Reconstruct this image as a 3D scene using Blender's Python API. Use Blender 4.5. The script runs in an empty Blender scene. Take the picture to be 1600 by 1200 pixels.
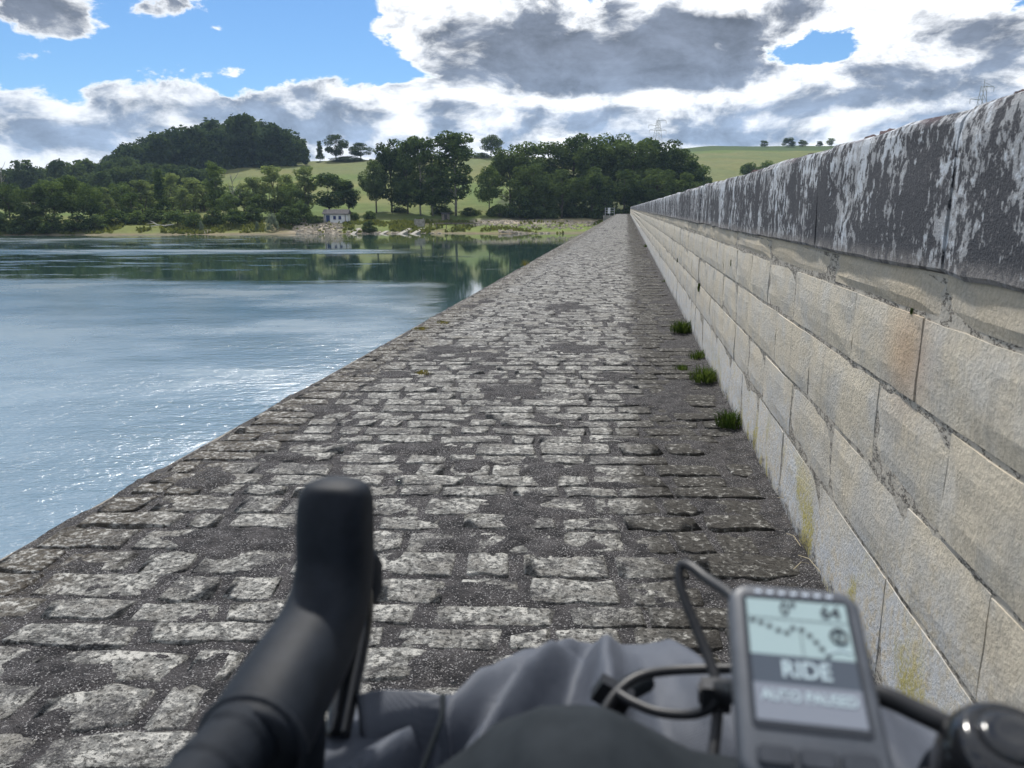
import bpy, math, random
import numpy as np
from mathutils import Vector, Matrix

random.seed(7)
RNG = np.random.default_rng(11)
SC = bpy.context.scene
COL = SC.collection
R = math.radians

# ------------------------------------------------------------------ camera
CAM_H = 1.25
YAW, PITCH = R(8.3), R(12.9)
cam = bpy.data.cameras.new('camera')
cam.lens = 27.0
cam.sensor_width = 36.0
cam.clip_start = 0.02
cam.clip_end = 6000
cam.dof.use_dof = True
cam.dof.focus_distance = 6.0
cam.dof.aperture_fstop = 9.5
cam_o = bpy.data.objects.new('camera', cam)
cam_o.location = (0, 0, CAM_H)
cam_o.rotation_euler = (math.pi / 2 - PITCH, 0, YAW)
COL.objects.link(cam_o)
SC.camera = cam_o

FW = np.array([-math.sin(YAW) * math.cos(PITCH), math.cos(YAW) * math.cos(PITCH), -math.sin(PITCH)])
RT = np.array([math.cos(YAW), math.sin(YAW), 0.0])
UP = np.cross(RT, FW)


def ray(px, py):
    """direction towards a place in the 1600 x 1200 view (for surveying positions)"""
    return FW + RT * (px - 800) / 1200 - UP * (py - 600) / 1200


def azel(px, py):
    d = ray(px, py)
    d = d / np.linalg.norm(d)
    return math.atan2(d[0], d[1]), math.asin(d[2])


def on_ground(px, py, z=0.0):
    d = ray(px, py)
    t = (z - CAM_H) / d[2]
    return np.array([0, 0, CAM_H]) + d * t


def place(px, depth):
    """ground position at a bearing and a horizontal depth"""
    d = ray(px, 325)
    k = depth / (-d[0] * math.sin(YAW) + d[1] * math.cos(YAW))
    return d[0] * k, d[1] * k


def at(px, py, dist):
    d = ray(px, py)
    d = d / np.linalg.norm(d)
    return np.array([0, 0, CAM_H]) + d * dist


# ------------------------------------------------------------------ render settings, exposure
SC.render.engine = 'CYCLES'
SC.cycles.use_denoising = True
SC.cycles.max_bounces = 6
SC.cycles.diffuse_bounces = 3
SC.cycles.glossy_bounces = 3
SC.cycles.transmission_bounces = 3
SC.cycles.transparent_max_bounces = 6
SC.cycles.caustics_reflective = False
SC.cycles.caustics_refractive = False
SC.cycles.sample_clamp_indirect = 6
SC.view_settings.view_transform = 'Standard'
SC.view_settings.look = 'None'
SC.view_settings.gamma = 1.0
SC.view_settings.exposure = 0.56
SC.view_settings.use_curve_mapping = False


# ------------------------------------------------------------------ node helper
class G:
    def __init__(self, nt):
        self.nt = nt
        self.n = nt.nodes
        self.l = nt.links

    def put(self, sock, v):
        if hasattr(v, 'is_linked') or isinstance(v, bpy.types.NodeSocket):
            self.l.new(v, sock)
        elif v is not None:
            if isinstance(v, (tuple, list)) and len(v) == 3 and sock.type == 'RGBA':
                v = tuple(v) + (1,)
            sock.default_value = v

    def m(self, op, a, b=None, c=None, clamp=False):
        nd = self.n.new('ShaderNodeMath')
        nd.operation = op
        nd.use_clamp = clamp
        for i, v in enumerate((a, b, c)):
            if v is not None:
                self.put(nd.inputs[i], v)
        return nd.outputs[0]

    def v(self, op, a, b=None, c=None, out=0):
        nd = self.n.new('ShaderNodeVectorMath')
        nd.operation = op
        for i, q in enumerate((a, b, c)):
            if q is not None:
                self.put(nd.inputs[i], q)
        return nd.outputs[out]

    def ss(self, x, lo, hi, a=0.0, b=1.0):
        nd = self.n.new('ShaderNodeMapRange')
        nd.interpolation_type = 'SMOOTHSTEP'
        self.put(nd.inputs[0], x)
        for i, q in enumerate((lo, hi, a, b)):
            self.put(nd.inputs[i + 1], q)
        return nd.outputs[0]

    def noise(self, vec, scale, detail=4, rough=.55, dist=0.0, col=False, flat=False):
        nd = self.n.new('ShaderNodeTexNoise')
        if flat:
            nd.noise_dimensions = '2D'
        self.put(nd.inputs['Vector'], vec)
        nd.inputs['Scale'].default_value = scale
        nd.inputs['Detail'].default_value = detail
        nd.inputs['Roughness'].default_value = rough
        nd.inputs['Distortion'].default_value = dist
        return nd.outputs['Color' if col else 'Fac']

    def voro(self, vec, scale, feature='F1', rnd=1.0, out='Distance'):
        nd = self.n.new('ShaderNodeTexVoronoi')
        nd.feature = feature
        self.put(nd.inputs['Vector'], vec)
        nd.inputs['Scale'].default_value = scale
        nd.inputs['Randomness'].default_value = rnd
        return nd.outputs[out]

    def mix(self, fac, a, b):
        nd = self.n.new('ShaderNodeMix')
        nd.data_type = 'RGBA'
        self.put(nd.inputs[0], fac)
        self.put(nd.inputs[6], a)
        self.put(nd.inputs[7], b)
        return nd.outputs[2]

    def mul(self, a, b):
        nd = self.n.new('ShaderNodeMix')
        nd.data_type = 'RGBA'
        nd.blend_type = 'MULTIPLY'
        nd.inputs[0].default_value = 1
        self.put(nd.inputs[6], a)
        self.put(nd.inputs[7], b)
        return nd.outputs[2]

    def grey(self, f):
        nd = self.n.new('ShaderNodeCombineColor')
        for i in range(3):
            self.put(nd.inputs[i], f)
        return nd.outputs[0]

    def comb(self, x, y, z):
        nd = self.n.new('ShaderNodeCombineXYZ')
        for i, q in enumerate((x, y, z)):
            self.put(nd.inputs[i], q)
        return nd.outputs[0]

    def sep(self, vec):
        nd = self.n.new('ShaderNodeSeparateXYZ')
        self.put(nd.inputs[0], vec)
        return nd.outputs

    def pos(self):
        nd = self.n.new('ShaderNodeNewGeometry')
        return nd.outputs['Position']

    def island(self):
        nd = self.n.new('ShaderNodeNewGeometry')
        return nd.outputs['Random Per Island']

    def obj(self):
        return self.n.new('ShaderNodeTexCoord').outputs['Object']

    def scale(self, vec, s):
        return self.v('MULTIPLY', vec, s)

    def bump(self, h, strength=.5, dist=.01, normal=None):
        nd = self.n.new('ShaderNodeBump')
        nd.inputs['Strength'].default_value = strength
        nd.inputs['Distance'].default_value = dist
        self.put(nd.inputs['Height'], h)
        if normal is not None:
            self.put(nd.inputs['Normal'], normal)
        return nd.outputs[0]


def mat(name, col=None, rough=.8, spec=.3, metal=0.0):
    m = bpy.data.materials.new(name)
    m.use_nodes = True
    g = G(m.node_tree)
    b = m.node_tree.nodes['Principled BSDF']
    b.inputs['Roughness'].default_value = rough
    b.inputs['Specular IOR Level'].default_value = spec
    b.inputs['Metallic'].default_value = metal
    if col is not None:
        b.inputs['Base Color'].default_value = tuple(col) + (1,)
    return m, g, b


# ------------------------------------------------------------------ sky and sun
SUN_AZ, SUN_EL = R(-17), R(54)      # azimuth from +Y towards +X
world = bpy.data.worlds.new('World')
SC.world = world
world.use_nodes = True
world.cycles.sampling_method = 'NONE'
wg = G(world.node_tree)
wn = world.node_tree.nodes
wn.clear()
sky = wn.new('ShaderNodeTexSky')
sky.sky_type = 'NISHITA'
sky.sun_disc = False
sky.sun_elevation = SUN_EL
sky.sun_rotation = SUN_AZ
sky.altitude = 250
sky.air_density = 1.0
sky.dust_density = 0.3
sky.ozone_density = 5.0
bg_sky = wn.new('ShaderNodeBackground')
bg_sky.inputs[1].default_value = 0.072
wg.l.new(wg.mul(sky.outputs[0], (.70, .92, 1.08)), bg_sky.inputs[0])

dirv = wn.new('ShaderNodeTexCoord').outputs['Generated']
dx, dy, dz = wg.sep(dirv)
w_az = wg.m('ARCTAN2', dx, dy)
w_el = wg.m('ARCSINE', dz)
w_elc = wg.m('MAXIMUM', w_el, 0.0)
# cloud layers flatten towards the horizon
P = wg.comb(w_az, wg.m('MULTIPLY', w_elc, 1.9), 0.0)
warp = wg.v('SUBTRACT', wg.noise(P, 5.0, 3, .5, col=True, flat=True), (.5, .5, .5))
Pw = wg.v('ADD', P, wg.scale(warp, (.07, .06, 0)))

# cumulus masses where the sky holds cloud: (px, py, half width, half height, weight)
COVER = [
    (20, 8, 120, 40, 1.5), (105, 18, 48, 26, .9), (290, -10, 100, 30, 1.4),
    (60, 195, 260, 56, 1.5), (250, 210, 160, 52, 1.3), (430, 195, 180, 58, 1.6), (530, 150, 60, 42, 1.3), (610, 200, 80, 60, 1.3), (700, 175, 70, 44, 1.3),
    (350, 112, 32, 10, .7), (340, 36, 14, 6, .5),
    (605, 45, 36, 34, .8), (680, 25, 80, 60, 1.3), (690, 95, 34, 22, .7), (820, 60, 130, 90, 1.8), (1000, 70, 200, 90, 2.0), (1130, 40, 120, 70, 1.2), (1330, 0, 160, 34, 1.4), (1540, 60, 150, 70, 1.6), (1420, 60, 60, 46, .9),
    (1240, 128, 70, 22, .8), (1340, 150, 140, 50, 1.4), (900, 200, 260, 60, 1.6), (1200, 200, 260, 62, 1.6), (1500, 170, 200, 70, 1.6),
    (1262, 80, 96, 40, -1.25), (1320, 92, 50, 14, -.6), (600, 112, 66, 26, -1.1), (480, 70, 80, 40, -.8), (1545, 128, 46, 8, -.8), (1300, 262, 500, 16, .9), (300, 290, 700, 40, 1.2), (1100, 290, 700, 40, 1.2),
]
# where those clouds are thick and turn grey against the light
GREY = [
    (50, 14, 82, 18, 1.5), (270, -4, 66, 12, 1.3),
    (110, 205, 90, 24, .85), (20, 160, 80, 14, .45), (60, 215, 120, 20, .6), (430, 190, 150, 28, 1.1), (330, 175, 60, 16, .5), (560, 215, 60, 26, .8), (480, 150, 42, 10, .6), (540, 125, 26, 9, .6), (250, 165, 60, 8, .4), (600, 170, 30, 24, .5),
    (700, 190, 36, 22, .9), (760, 215, 60, 14, .6),
    (820, 85, 105, 42, 1.3), (900, 120, 150, 24, 1.2), (960, 85, 130, 44, 1.3), (1100, 95, 95, 48, 1.5), (1060, 40, 44, 26, .9), (1150, 50, 30, 36, .8), (850, 25, 40, 36, .7), (740, 45, 40, 32, .6), (975, 10, 16, 26, .6), (700, 90, 24, 18, .4),
    (1238, 12, 44, 15, 1.6), (1440, 20, 24, 12, .9), (1560, 62, 70, 24, 1.1), (1400, 128, 66, 24, 1.3), (1560, 108, 54, 11, .9), (1330, 120, 30, 10, .4),
    (910, 190, 110, 18, 1.1), (850, 170, 60, 10, .5), (1100, 200, 70, 22, .9), (1230, 165, 80, 20, 1.1), (1210, 212, 110, 14, 1.0), (1330, 165, 60, 12, .8), (1400, 200, 70, 14, .7), (1490, 165, 60, 22, .7), (1040, 215, 60, 12, .7),
    (640, 185, 24, 26, -.6), (1020, 165, 20, 22, -.5), (1180, 180, 26, 10, -.5), (1320, 200, 34, 18, -.6), (640, 60, 44, 30, -.6), (1250, 130, 90, 20, -.5), (770, 190, 40, 12, -.4), (930, 10, 26, 20, -.4), (1440, 95, 60, 16, -.4),
    (790, 160, 110, 10, -.9), (980, 158, 130, 10, -.9), (1170, 152, 70, 14, -.9), (1350, 36, 100, 24, -1.0), (1120, 4, 110, 14, -.9), (1290, 225, 60, 14, -.6), (860, 60, 26, 14, -.5), (1010, 70, 24, 18, -.4), (560, 190, 20, 12, -.4),
]


def masses(rows, start):
    acc = start
    for (px, py, hw, hh, wt) in rows:
        a0, e0 = azel(px, py)
        sa = 1.0 / (hw / 1200 * 0.95)
        se = 1.0 / (hh / 1200 * 1.9)
        q = wg.v('MULTIPLY_ADD', Pw, (sa, se, 0), (-a0 * sa, -e0 * 1.9 * se, 0))
        e = wg.m('POWER', .36788, wg.v('DOT_PRODUCT', q, q, out='Value'))
        acc = wg.m('MULTIPLY_ADD', e, wt, acc)
    return acc


def billow(vec, scale, detail, rough=.55):
    nd = wn.new('ShaderNodeTexVoronoi')
    wg.put(nd.inputs['Vector'], vec)
    nd.inputs['Scale'].default_value = scale
    nd.inputs['Detail'].default_value = detail
    nd.inputs['Roughness'].default_value = rough
    nd.inputs['Lacunarity'].default_value = 2.2
    nd.normalize = True
    nd.voronoi_dimensions = '2D'
    return wg.m('SUBTRACT', 1.0, nd.outputs['Distance'])


acc = masses(COVER, -1.22)
acg = masses(GREY, -.22)
# above and beside the surveyed part the same broken cumulus goes on
big = wg.noise(P, 3.1, 3, .5, flat=True)
dirc = wg.v('DOT_PRODUCT', dirv, tuple(float(k) for k in (ray(800, 120) / np.linalg.norm(ray(800, 120)))), out='Value')
free = wg.m('MAXIMUM', wg.ss(dirc, .80, .72), wg.ss(w_el, .25, .33))
inn = wg.m('SUBTRACT', 1.0, free)
fieldfree = wg.m('MULTIPLY', wg.m('SUBTRACT', big, .475), 5.0)
bil = billow(Pw, 14.0, 4.0, .62)
fb = wg.noise(Pw, 16.0, 7, .62, flat=True)
puff = wg.m('ADD', wg.m('MULTIPLY', wg.m('SUBTRACT', bil, .58), 1.7), wg.m('MULTIPLY', wg.m('SUBTRACT', fb, .5), 2.6))
dens = wg.m('ADD', wg.m('MULTIPLY_ADD', acc, inn, wg.m('MULTIPLY', fieldfree, free)), puff)
alpha = wg.ss(dens, -.10, .34)
# thickness against the light
fg = wg.noise(Pw, 19.0, 7, .60, flat=True)
Pu = wg.v('ADD', Pw, (.0, .014, 0))
rel = wg.m('SUBTRACT', bil, billow(Pu, 14.0, 2.0, .62))
gd = wg.m('ADD', wg.m('MULTIPLY_ADD', acg, inn, wg.m('MULTIPLY', wg.m('SUBTRACT', fieldfree, 1.25), free)), wg.m('ADD', wg.m('MULTIPLY', wg.m('SUBTRACT', fg, .5), 3.8), wg.m('MULTIPLY', rel, -.9)))
gd = wg.m('ADD', gd, wg.m('MULTIPLY', wg.m('SUBTRACT', bil, .6), .7))
core = wg.m('MULTIPLY', wg.ss(gd, -.50, .95), wg.ss(dens, .10, .60))
glare = wg.m('EXPONENT', wg.m('MULTIPLY', wg.m('SUBTRACT', 1.0, wg.v('DOT_PRODUCT', dirv, (math.sin(R(6)) * math.cos(R(30)), math.cos(R(6)) * math.cos(R(30)), math.sin(R(30))), out='Value')), -9.0))
lowblue = wg.ss(w_el, .20, .05)
corecol = wg.mix(lowblue, (.165, .195, .255), (.30, .39, .545))
whitecol = wg.mix(lowblue, (.97, .99, 1.02), (.95, .985, 1.03))
shade = wg.m('MULTIPLY_ADD', wg.m('SUBTRACT', fb, .5), 1.5, wg.m('MULTIPLY_ADD', rel, -.35, 1.0))
corecol = wg.mul(corecol, wg.grey(shade))
ccol = wg.mix(core, whitecol, corecol)
bg_cl = wn.new('ShaderNodeBackground')
wg.l.new(ccol, bg_cl.inputs[0])
wg.l.new(wg.m('MULTIPLY_ADD', glare, .22, .74), bg_cl.inputs[1])
mixs = wn.new('ShaderNodeMixShader')
wg.l.new(alpha, mixs.inputs[0])
wg.l.new(bg_sky.outputs[0], mixs.inputs[1])
wg.l.new(bg_cl.outputs[0], mixs.inputs[2])
outw = wn.new('ShaderNodeOutputWorld')
wg.l.new(mixs.outputs[0], outw.inputs[0])

sun = bpy.data.lights.new('sun', 'SUN')
sun.energy = 3.4
sun.angle = R(2.5)
sun.color = (1.0, .96, .90)
sun_o = bpy.data.objects.new('sun', sun)
sd = Vector((math.sin(SUN_AZ) * math.cos(SUN_EL), math.cos(SUN_AZ) * math.cos(SUN_EL), math.sin(SUN_EL)))
sun_o.rotation_euler = sd.to_track_quat('Z', 'Y').to_euler()
sun_o.location = sd * 50
COL.objects.link(sun_o)


# ------------------------------------------------------------------ object helpers
def mesh(name, verts, faces, m=None, smooth=False):
    me = bpy.data.meshes.new(name)
    if isinstance(verts, np.ndarray) and isinstance(faces, np.ndarray):
        nv, nf, k = len(verts), len(faces), faces.shape[1]
        me.vertices.add(nv)
        me.vertices.foreach_set('co', np.ascontiguousarray(verts, dtype=np.float32).ravel())
        me.loops.add(nf * k)
        me.loops.foreach_set('vertex_index', np.ascontiguousarray(faces, dtype=np.int32).ravel())
        me.polygons.add(nf)
        me.polygons.foreach_set('loop_start', np.arange(0, nf * k, k, dtype=np.int32))
        me.polygons.foreach_set('loop_total', np.full(nf, k, dtype=np.int32))
        me.update(calc_edges=True)
    else:
        me.from_pydata([tuple(map(float, q)) for q in verts], [], [tuple(map(int, f)) for f in faces])
        me.update()
    if m is not None:
        me.materials.append(m)
    if smooth:
        me.polygons.foreach_set('use_smooth', np.ones(len(me.polygons), dtype=bool))
    return me


def obj(name, me, parent=None, loc=None, rot=None, scl=None):
    o = bpy.data.objects.new(name, me)
    COL.objects.link(o)
    if parent is not None:
        o.parent = parent
    if loc is not None:
        o.location = tuple(map(float, loc))
    if rot is not None:
        o.rotation_euler = rot
    if scl is not None:
        o.scale = scl if isinstance(scl, (tuple, list)) else (scl,) * 3
    return o


def tag(o, label, cat, group=None):
    o['label'] = label
    o['category'] = cat
    if group:
        o['group'] = group
    return o


def kind(o, k, label=None):
    o['kind'] = k
    if label:
        o['label'] = label
    return o


def empty(name, label, cat, loc=(0, 0, 0), rz=0, group=None):
    o = bpy.data.objects.new(name, None)
    o.empty_display_size = .1
    COL.objects.link(o)
    o.location = tuple(map(float, loc))
    o.rotation_euler = (0, 0, rz)
    return tag(o, label, cat, group)


class MB:
    """collects shapes into one mesh"""

    def __init__(self):
        self.v, self.f = [], []

    def add(self, vs, fs):
        n = len(self.v)
        self.v += [tuple(map(float, q)) for q in vs]
        self.f += [tuple(i + n for i in f) for f in fs]
        return self

    def box(self, c, s, M=None):
        hx, hy, hz = s[0] / 2, s[1] / 2, s[2] / 2
        vs = [Vector((x, y, z)) for x in (-hx, hx) for y in (-hy, hy) for z in (-hz, hz)]
        if M is not None:
            vs = [M @ q for q in vs]
        vs = [q + Vector(tuple(map(float, c))) for q in vs]
        return self.add(vs, [(0, 1, 3, 2), (4, 6, 7, 5), (0, 4, 5, 1), (2, 3, 7, 6), (0, 2, 6, 4), (1, 5, 7, 3)])

    def tube(self, pts, rads, n=8, cap=True):
        pts = [Vector(tuple(map(float, p))) for p in pts]
        if not isinstance(rads, (list, tuple)):
            rads = [rads] * len(pts)
        vs, fs = [], []
        u = None
        for i, p in enumerate(pts):
            t = (pts[min(i + 1, len(pts) - 1)] - pts[max(i - 1, 0)]).normalized()
            if u is None:
                u = t.orthogonal().normalized()
            u = (u - t * u.dot(t)).normalized()
            w = t.cross(u)
            for k in range(n):
                a = 2 * math.pi * k / n
                vs.append(p + (u * math.cos(a) + w * math.sin(a)) * rads[i])
        for i in range(len(pts) - 1):
            for k in range(n):
                fs.append((i * n + k, i * n + (k + 1) % n, (i + 1) * n + (k + 1) % n, (i + 1) * n + k))
        if cap:
            fs.append(tuple(reversed(range(n))))
            fs.append(tuple(range((len(pts) - 1) * n, len(pts) * n)))
        return self.add(vs, fs)

    def build(self, name, m, parent=None, smooth=False, **k):
        return obj(name, mesh(name, self.v, self.f, m, smooth), parent, **k)


def spline(pts, n=8):
    """Catmull-Rom through points"""
    P_ = [np.array(p, dtype=float) for p in pts]
    P_ = [2 * P_[0] - P_[1]] + P_ + [2 * P_[-1] - P_[-2]]
    out = []
    for i in range(1, len(P_) - 2):
        for k in range(n):
            t = k / n
            a, b, c, d = P_[i - 1:i + 3]
            out.append(.5 * ((2 * b) + (-a + c) * t + (2 * a - 5 * b + 4 * c - d) * t * t + (-a + 3 * b - 3 * c + d) * t ** 3))
    out.append(P_[-2])
    return out


def vnoise(x, y, seed=0):
    """smooth value noise on numpy arrays"""
    def h(i, j):
        s = np.sin(i * 127.1 + j * 311.7 + seed * 74.7) * 43758.5453
        return s - np.floor(s)
    x = np.asarray(x, float)
    y = np.asarray(y, float)
    i, j = np.floor(x), np.floor(y)
    u, v = x - i, y - j
    u = u * u * (3 - 2 * u)
    v = v * v * (3 - 2 * v)
    return (h(i, j) * (1 - u) + h(i + 1, j) * u) * (1 - v) + (h(i, j + 1) * (1 - u) + h(i + 1, j + 1) * u) * v


def fbm2(x, y, o=4, seed=0):
    r, a, s = 0, .5, 1.0
    for k in range(o):
        r = r + a * vnoise(np.asarray(x) * s, np.asarray(y) * s, seed + k)
        a *= .5
        s *= 2.03
    return r


# ------------------------------------------------------------------ materials
def speckle(g, p):
    """dark lichen-and-grit mortar, many white specks"""
    pp = g.v('ADD', p, g.scale(g.v('SUBTRACT', g.noise(p, 60, 2, .5, col=True), (.5, .5, .5)), (.02, .02, .02)))
    v1 = g.voro(pp, 165, out='Distance')
    c1 = g.sep(g.voro(pp, 165, out='Color'))[0]
    n1 = g.noise(p, 7, 3, .6)
    keep = g.m('GREATER_THAN', c1, g.ss(n1, .35, .65, .86, .50))
    s1 = g.m('MULTIPLY', keep, g.ss(v1, .55, .30))
    n2 = g.noise(p, 210, 3, .7)
    s2 = g.ss(n2, .56, .66)
    return s1, s2, v1


def m_path():
    m, g, b = mat('path_mortar', rough=.9, spec=.25)
    p = g.pos()
    x, y, z = g.sep(p)
    s1, s2, v1 = speckle(g, p)
    n = g.noise(p, 9, 6, .72)
    nd = g.noise(p, 30, 5, .65)
    dark = g.mix(g.ss(n, .35, .65), (.012, .012, .014), (.066, .062, .064))
    brown = g.mix(nd, (.024, .021, .018), (.12, .105, .085))
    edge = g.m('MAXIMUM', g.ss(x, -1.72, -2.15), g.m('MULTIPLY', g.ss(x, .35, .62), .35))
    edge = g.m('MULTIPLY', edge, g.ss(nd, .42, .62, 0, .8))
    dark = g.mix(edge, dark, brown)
    c = g.mix(g.m('MULTIPLY', s2, .55), dark, (.24, .23, .23))
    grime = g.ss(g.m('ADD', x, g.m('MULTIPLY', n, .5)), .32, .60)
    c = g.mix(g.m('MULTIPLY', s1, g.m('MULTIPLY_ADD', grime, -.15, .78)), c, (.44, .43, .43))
    g.put(b.inputs['Base Color'], c)
    h = g.m('ADD', g.m('MULTIPLY', nd, .8), g.m('MULTIPLY_ADD', s1, .35, g.m('MULTIPLY', g.noise(p, 120, 3, .6), .6)))
    g.put(b.inputs['Normal'], g.bump(h, 1.0, .022))
    return m


def m_stone():
    m, g, b = mat('paving_stone', rough=.85, spec=.3)
    p = g.pos()
    x, y, z = g.sep(p)
    r = g.island()
    off = g.v('ADD', p, g.comb(g.m('MULTIPLY', r, 9.0), g.m('MULTIPLY', r, 5.0), 0.0))
    n1 = g.noise(off, 9, 6, .68)
    n2 = g.noise(off, 34, 6, .7)
    n3 = g.noise(off, 140, 3, .65)
    base = g.mix(g.noise(g.comb(g.m('MULTIPLY', r, 913.0), 0.0, 0.0), 1.0, 0), g.mix(r, (.112, .112, .111), (.228, .227, .222)), g.mix(r, (.285, .263, .215), (.138, .136, .131)))
    cool = g.mix(g.ss(n1, .35, .65), base, (.20, .205, .20))
    c = g.mul(cool, g.grey(g.m('MAXIMUM', g.m('MULTIPLY_ADD', n2, 3.4, -.66), .12)))
    # pale scraped and lichened spots
    pale = g.m('MULTIPLY', g.ss(g.m('ADD', n1, g.m('MULTIPLY', n2, .80)), .91, 1.0), g.ss(r, .25, .8, .35, 1.0))
    c = g.mix(g.m('MULTIPLY', pale, .75), c, (.58, .565, .52))
    # dark lichen crust and pits
    pit = g.ss(g.noise(off, 55, 4, .75), .46, .37)
    c = g.mix(g.m('MULTIPLY', pit, .85), c, (.045, .043, .04))
    s1, s2, v1 = speckle(g, p)
    sm = g.m('MULTIPLY', s1, .45)
    c = g.mix(sm, c, (.5, .49, .46))
    crust = g.ss(g.noise(p, 4.2, 7, .74), .50, .58)
    c = g.mix(g.m('MULTIPLY', crust, g.ss(n3, .42, .52, .25, .9)), c, (.06, .058, .06))
    # grime by the parapet and grit on the water-side edge
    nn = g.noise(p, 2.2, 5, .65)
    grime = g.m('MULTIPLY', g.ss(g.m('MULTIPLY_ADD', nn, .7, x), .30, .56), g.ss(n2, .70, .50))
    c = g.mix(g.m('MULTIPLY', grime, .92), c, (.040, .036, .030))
    edge = g.m('MULTIPLY', g.ss(g.m('MULTIPLY_ADD', nn, -.6, x), -1.95, -2.35), g.ss(n2, .60, .45))
    c = g.mix(g.m('MULTIPLY', edge, .85), c, (.075, .062, .046))
    g.put(b.inputs['Base Color'], c)
    h = g.m('ADD', g.m('MULTIPLY', n2, 1.0), g.m('ADD', g.m('MULTIPLY', n3, .35), g.m('MULTIPLY', pit, -.6)))
    g.put(b.inputs['Normal'], g.bump(h, 1.0, .018))
    return m


def m_block():
    m, g, b = mat('limestone_block', rough=.9, spec=.2)
    p = g.pos()
    x, y, z = g.sep(p)
    r = g.island()
    off = g.v('ADD', p, g.comb(g.m('MULTIPLY', r, 3.0), g.m('MULTIPLY', r, 7.0), 0.0))
    n1 = g.noise(off, 5, 5, .6)
    n2 = g.noise(off, 72, 6, .72)
    n3 = g.noise(p, 2.2, 4, .6)
    c = g.mix(r, (.515, .455, .355), (.61, .552, .448))
    c = g.mix(g.ss(n1, .4, .7), c, (.53, .51, .465))
    c = g.mul(c, g.grey(g.m('MULTIPLY_ADD', n2, .95, .50)))
    lic = g.ss(g.noise(off, 3.1, 6, .68), .50, .64)
    c = g.mix(g.m('MULTIPLY', lic, .40), c, (.38, .385, .385))
    # rain streaks
    st = g.noise(g.scale(p, (9, 9, .7)), 2.0, 4, .6)
    c = g.mix(g.ss(st, .58, .72, 0, .35), c, (.26, .25, .23))
    # one iron-stained block
    e = g.v('MULTIPLY', g.v('SUBTRACT', p, (.69, 1.98, .90)), (3.0, 7.5, 8.5))
    ir = g.m('EXPONENT', g.m('MULTIPLY', g.v('DOT_PRODUCT', e, e, out='Value'), -1.0))
    c = g.mix(g.m('MULTIPLY', ir, .6), c, (.50, .32, .18))
    # brown weathered course under the coping
    c = g.mix(g.m('MULTIPLY', g.ss(z, 1.0, 1.02), .45), c, g.mul((.46, .39, .285), g.grey(g.m('MULTIPLY_ADD', n2, .9, .5))))
    # grey-white and yellow lichen low down
    low = g.ss(g.m('MULTIPLY_ADD', n3, -.75, z), .12, -.30)
    wl = g.m('MULTIPLY', low, g.ss(g.noise(p, 26, 5, .7), .40, .56))
    c = g.mix(g.m('MULTIPLY', wl, .8), c, (.53, .56, .60))
    yl = g.m('MULTIPLY', g.ss(z, .40, .10), g.ss(g.m('ADD', g.noise(g.scale(p, (1, 1, .55)), 4.6, 3, .5), g.m('MULTIPLY', n2, .35)), .70, .80))
    yl = g.m('MULTIPLY', yl, g.m('MULTIPLY', g.ss(y, 7.0, 4.0), g.ss(n2, .36, .52)))
    c = g.mix(g.m('MULTIPLY', yl, .85), c, (.42, .36, .08))
    splash = g.ss(g.m('MULTIPLY_ADD', g.noise(p, 9, 4, .7), -.22, z), -.02, -.10)
    c = g.mix(g.m('MULTIPLY', splash, g.ss(n2, .58, .42, .3, 1)), c, (.05, .046, .042))
    pits = g.ss(g.noise(off, 21, 3, .6), .30, .25)
    c = g.mix(g.m('MULTIPLY', pits, .5), c, (.16, .14, .11))
    g.put(b.inputs['Base Color'], c)
    # tooled face
    tool = g.voro(g.scale(off, (1, 1, 1.5)), 85)
    h = g.m('ADD', g.m('MULTIPLY', tool, .14), g.m('ADD', g.m('MULTIPLY', n2, 1.3), g.m('MULTIPLY', n1, .6)))
    g.put(b.inputs['Normal'], g.bump(h, .75, .010))
    return m


def m_joint():
    m, g, b = mat('wall_mortar', rough=.95, spec=.15)
    p = g.pos()
    n = g.noise(p, 20, 5, .7)
    crack = g.m('MAXIMUM', g.ss(g.m('ABSOLUTE', g.m('SUBTRACT', g.noise(g.scale(p, (1, 1, 2.5)), 9, 5, .75), .5)), .035, .012), g.ss(g.noise(p, 3, 4, .7), .40, .34))
    c = g.mix(n, (.33, .30, .25), (.50, .465, .41))
    c = g.mix(g.m('MULTIPLY', crack, .85), c, (.05, .045, .04))
    g.put(b.inputs['Base Color'], c)
    g.put(b.inputs['Normal'], g.bump(n, .8, .01))
    return m


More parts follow.
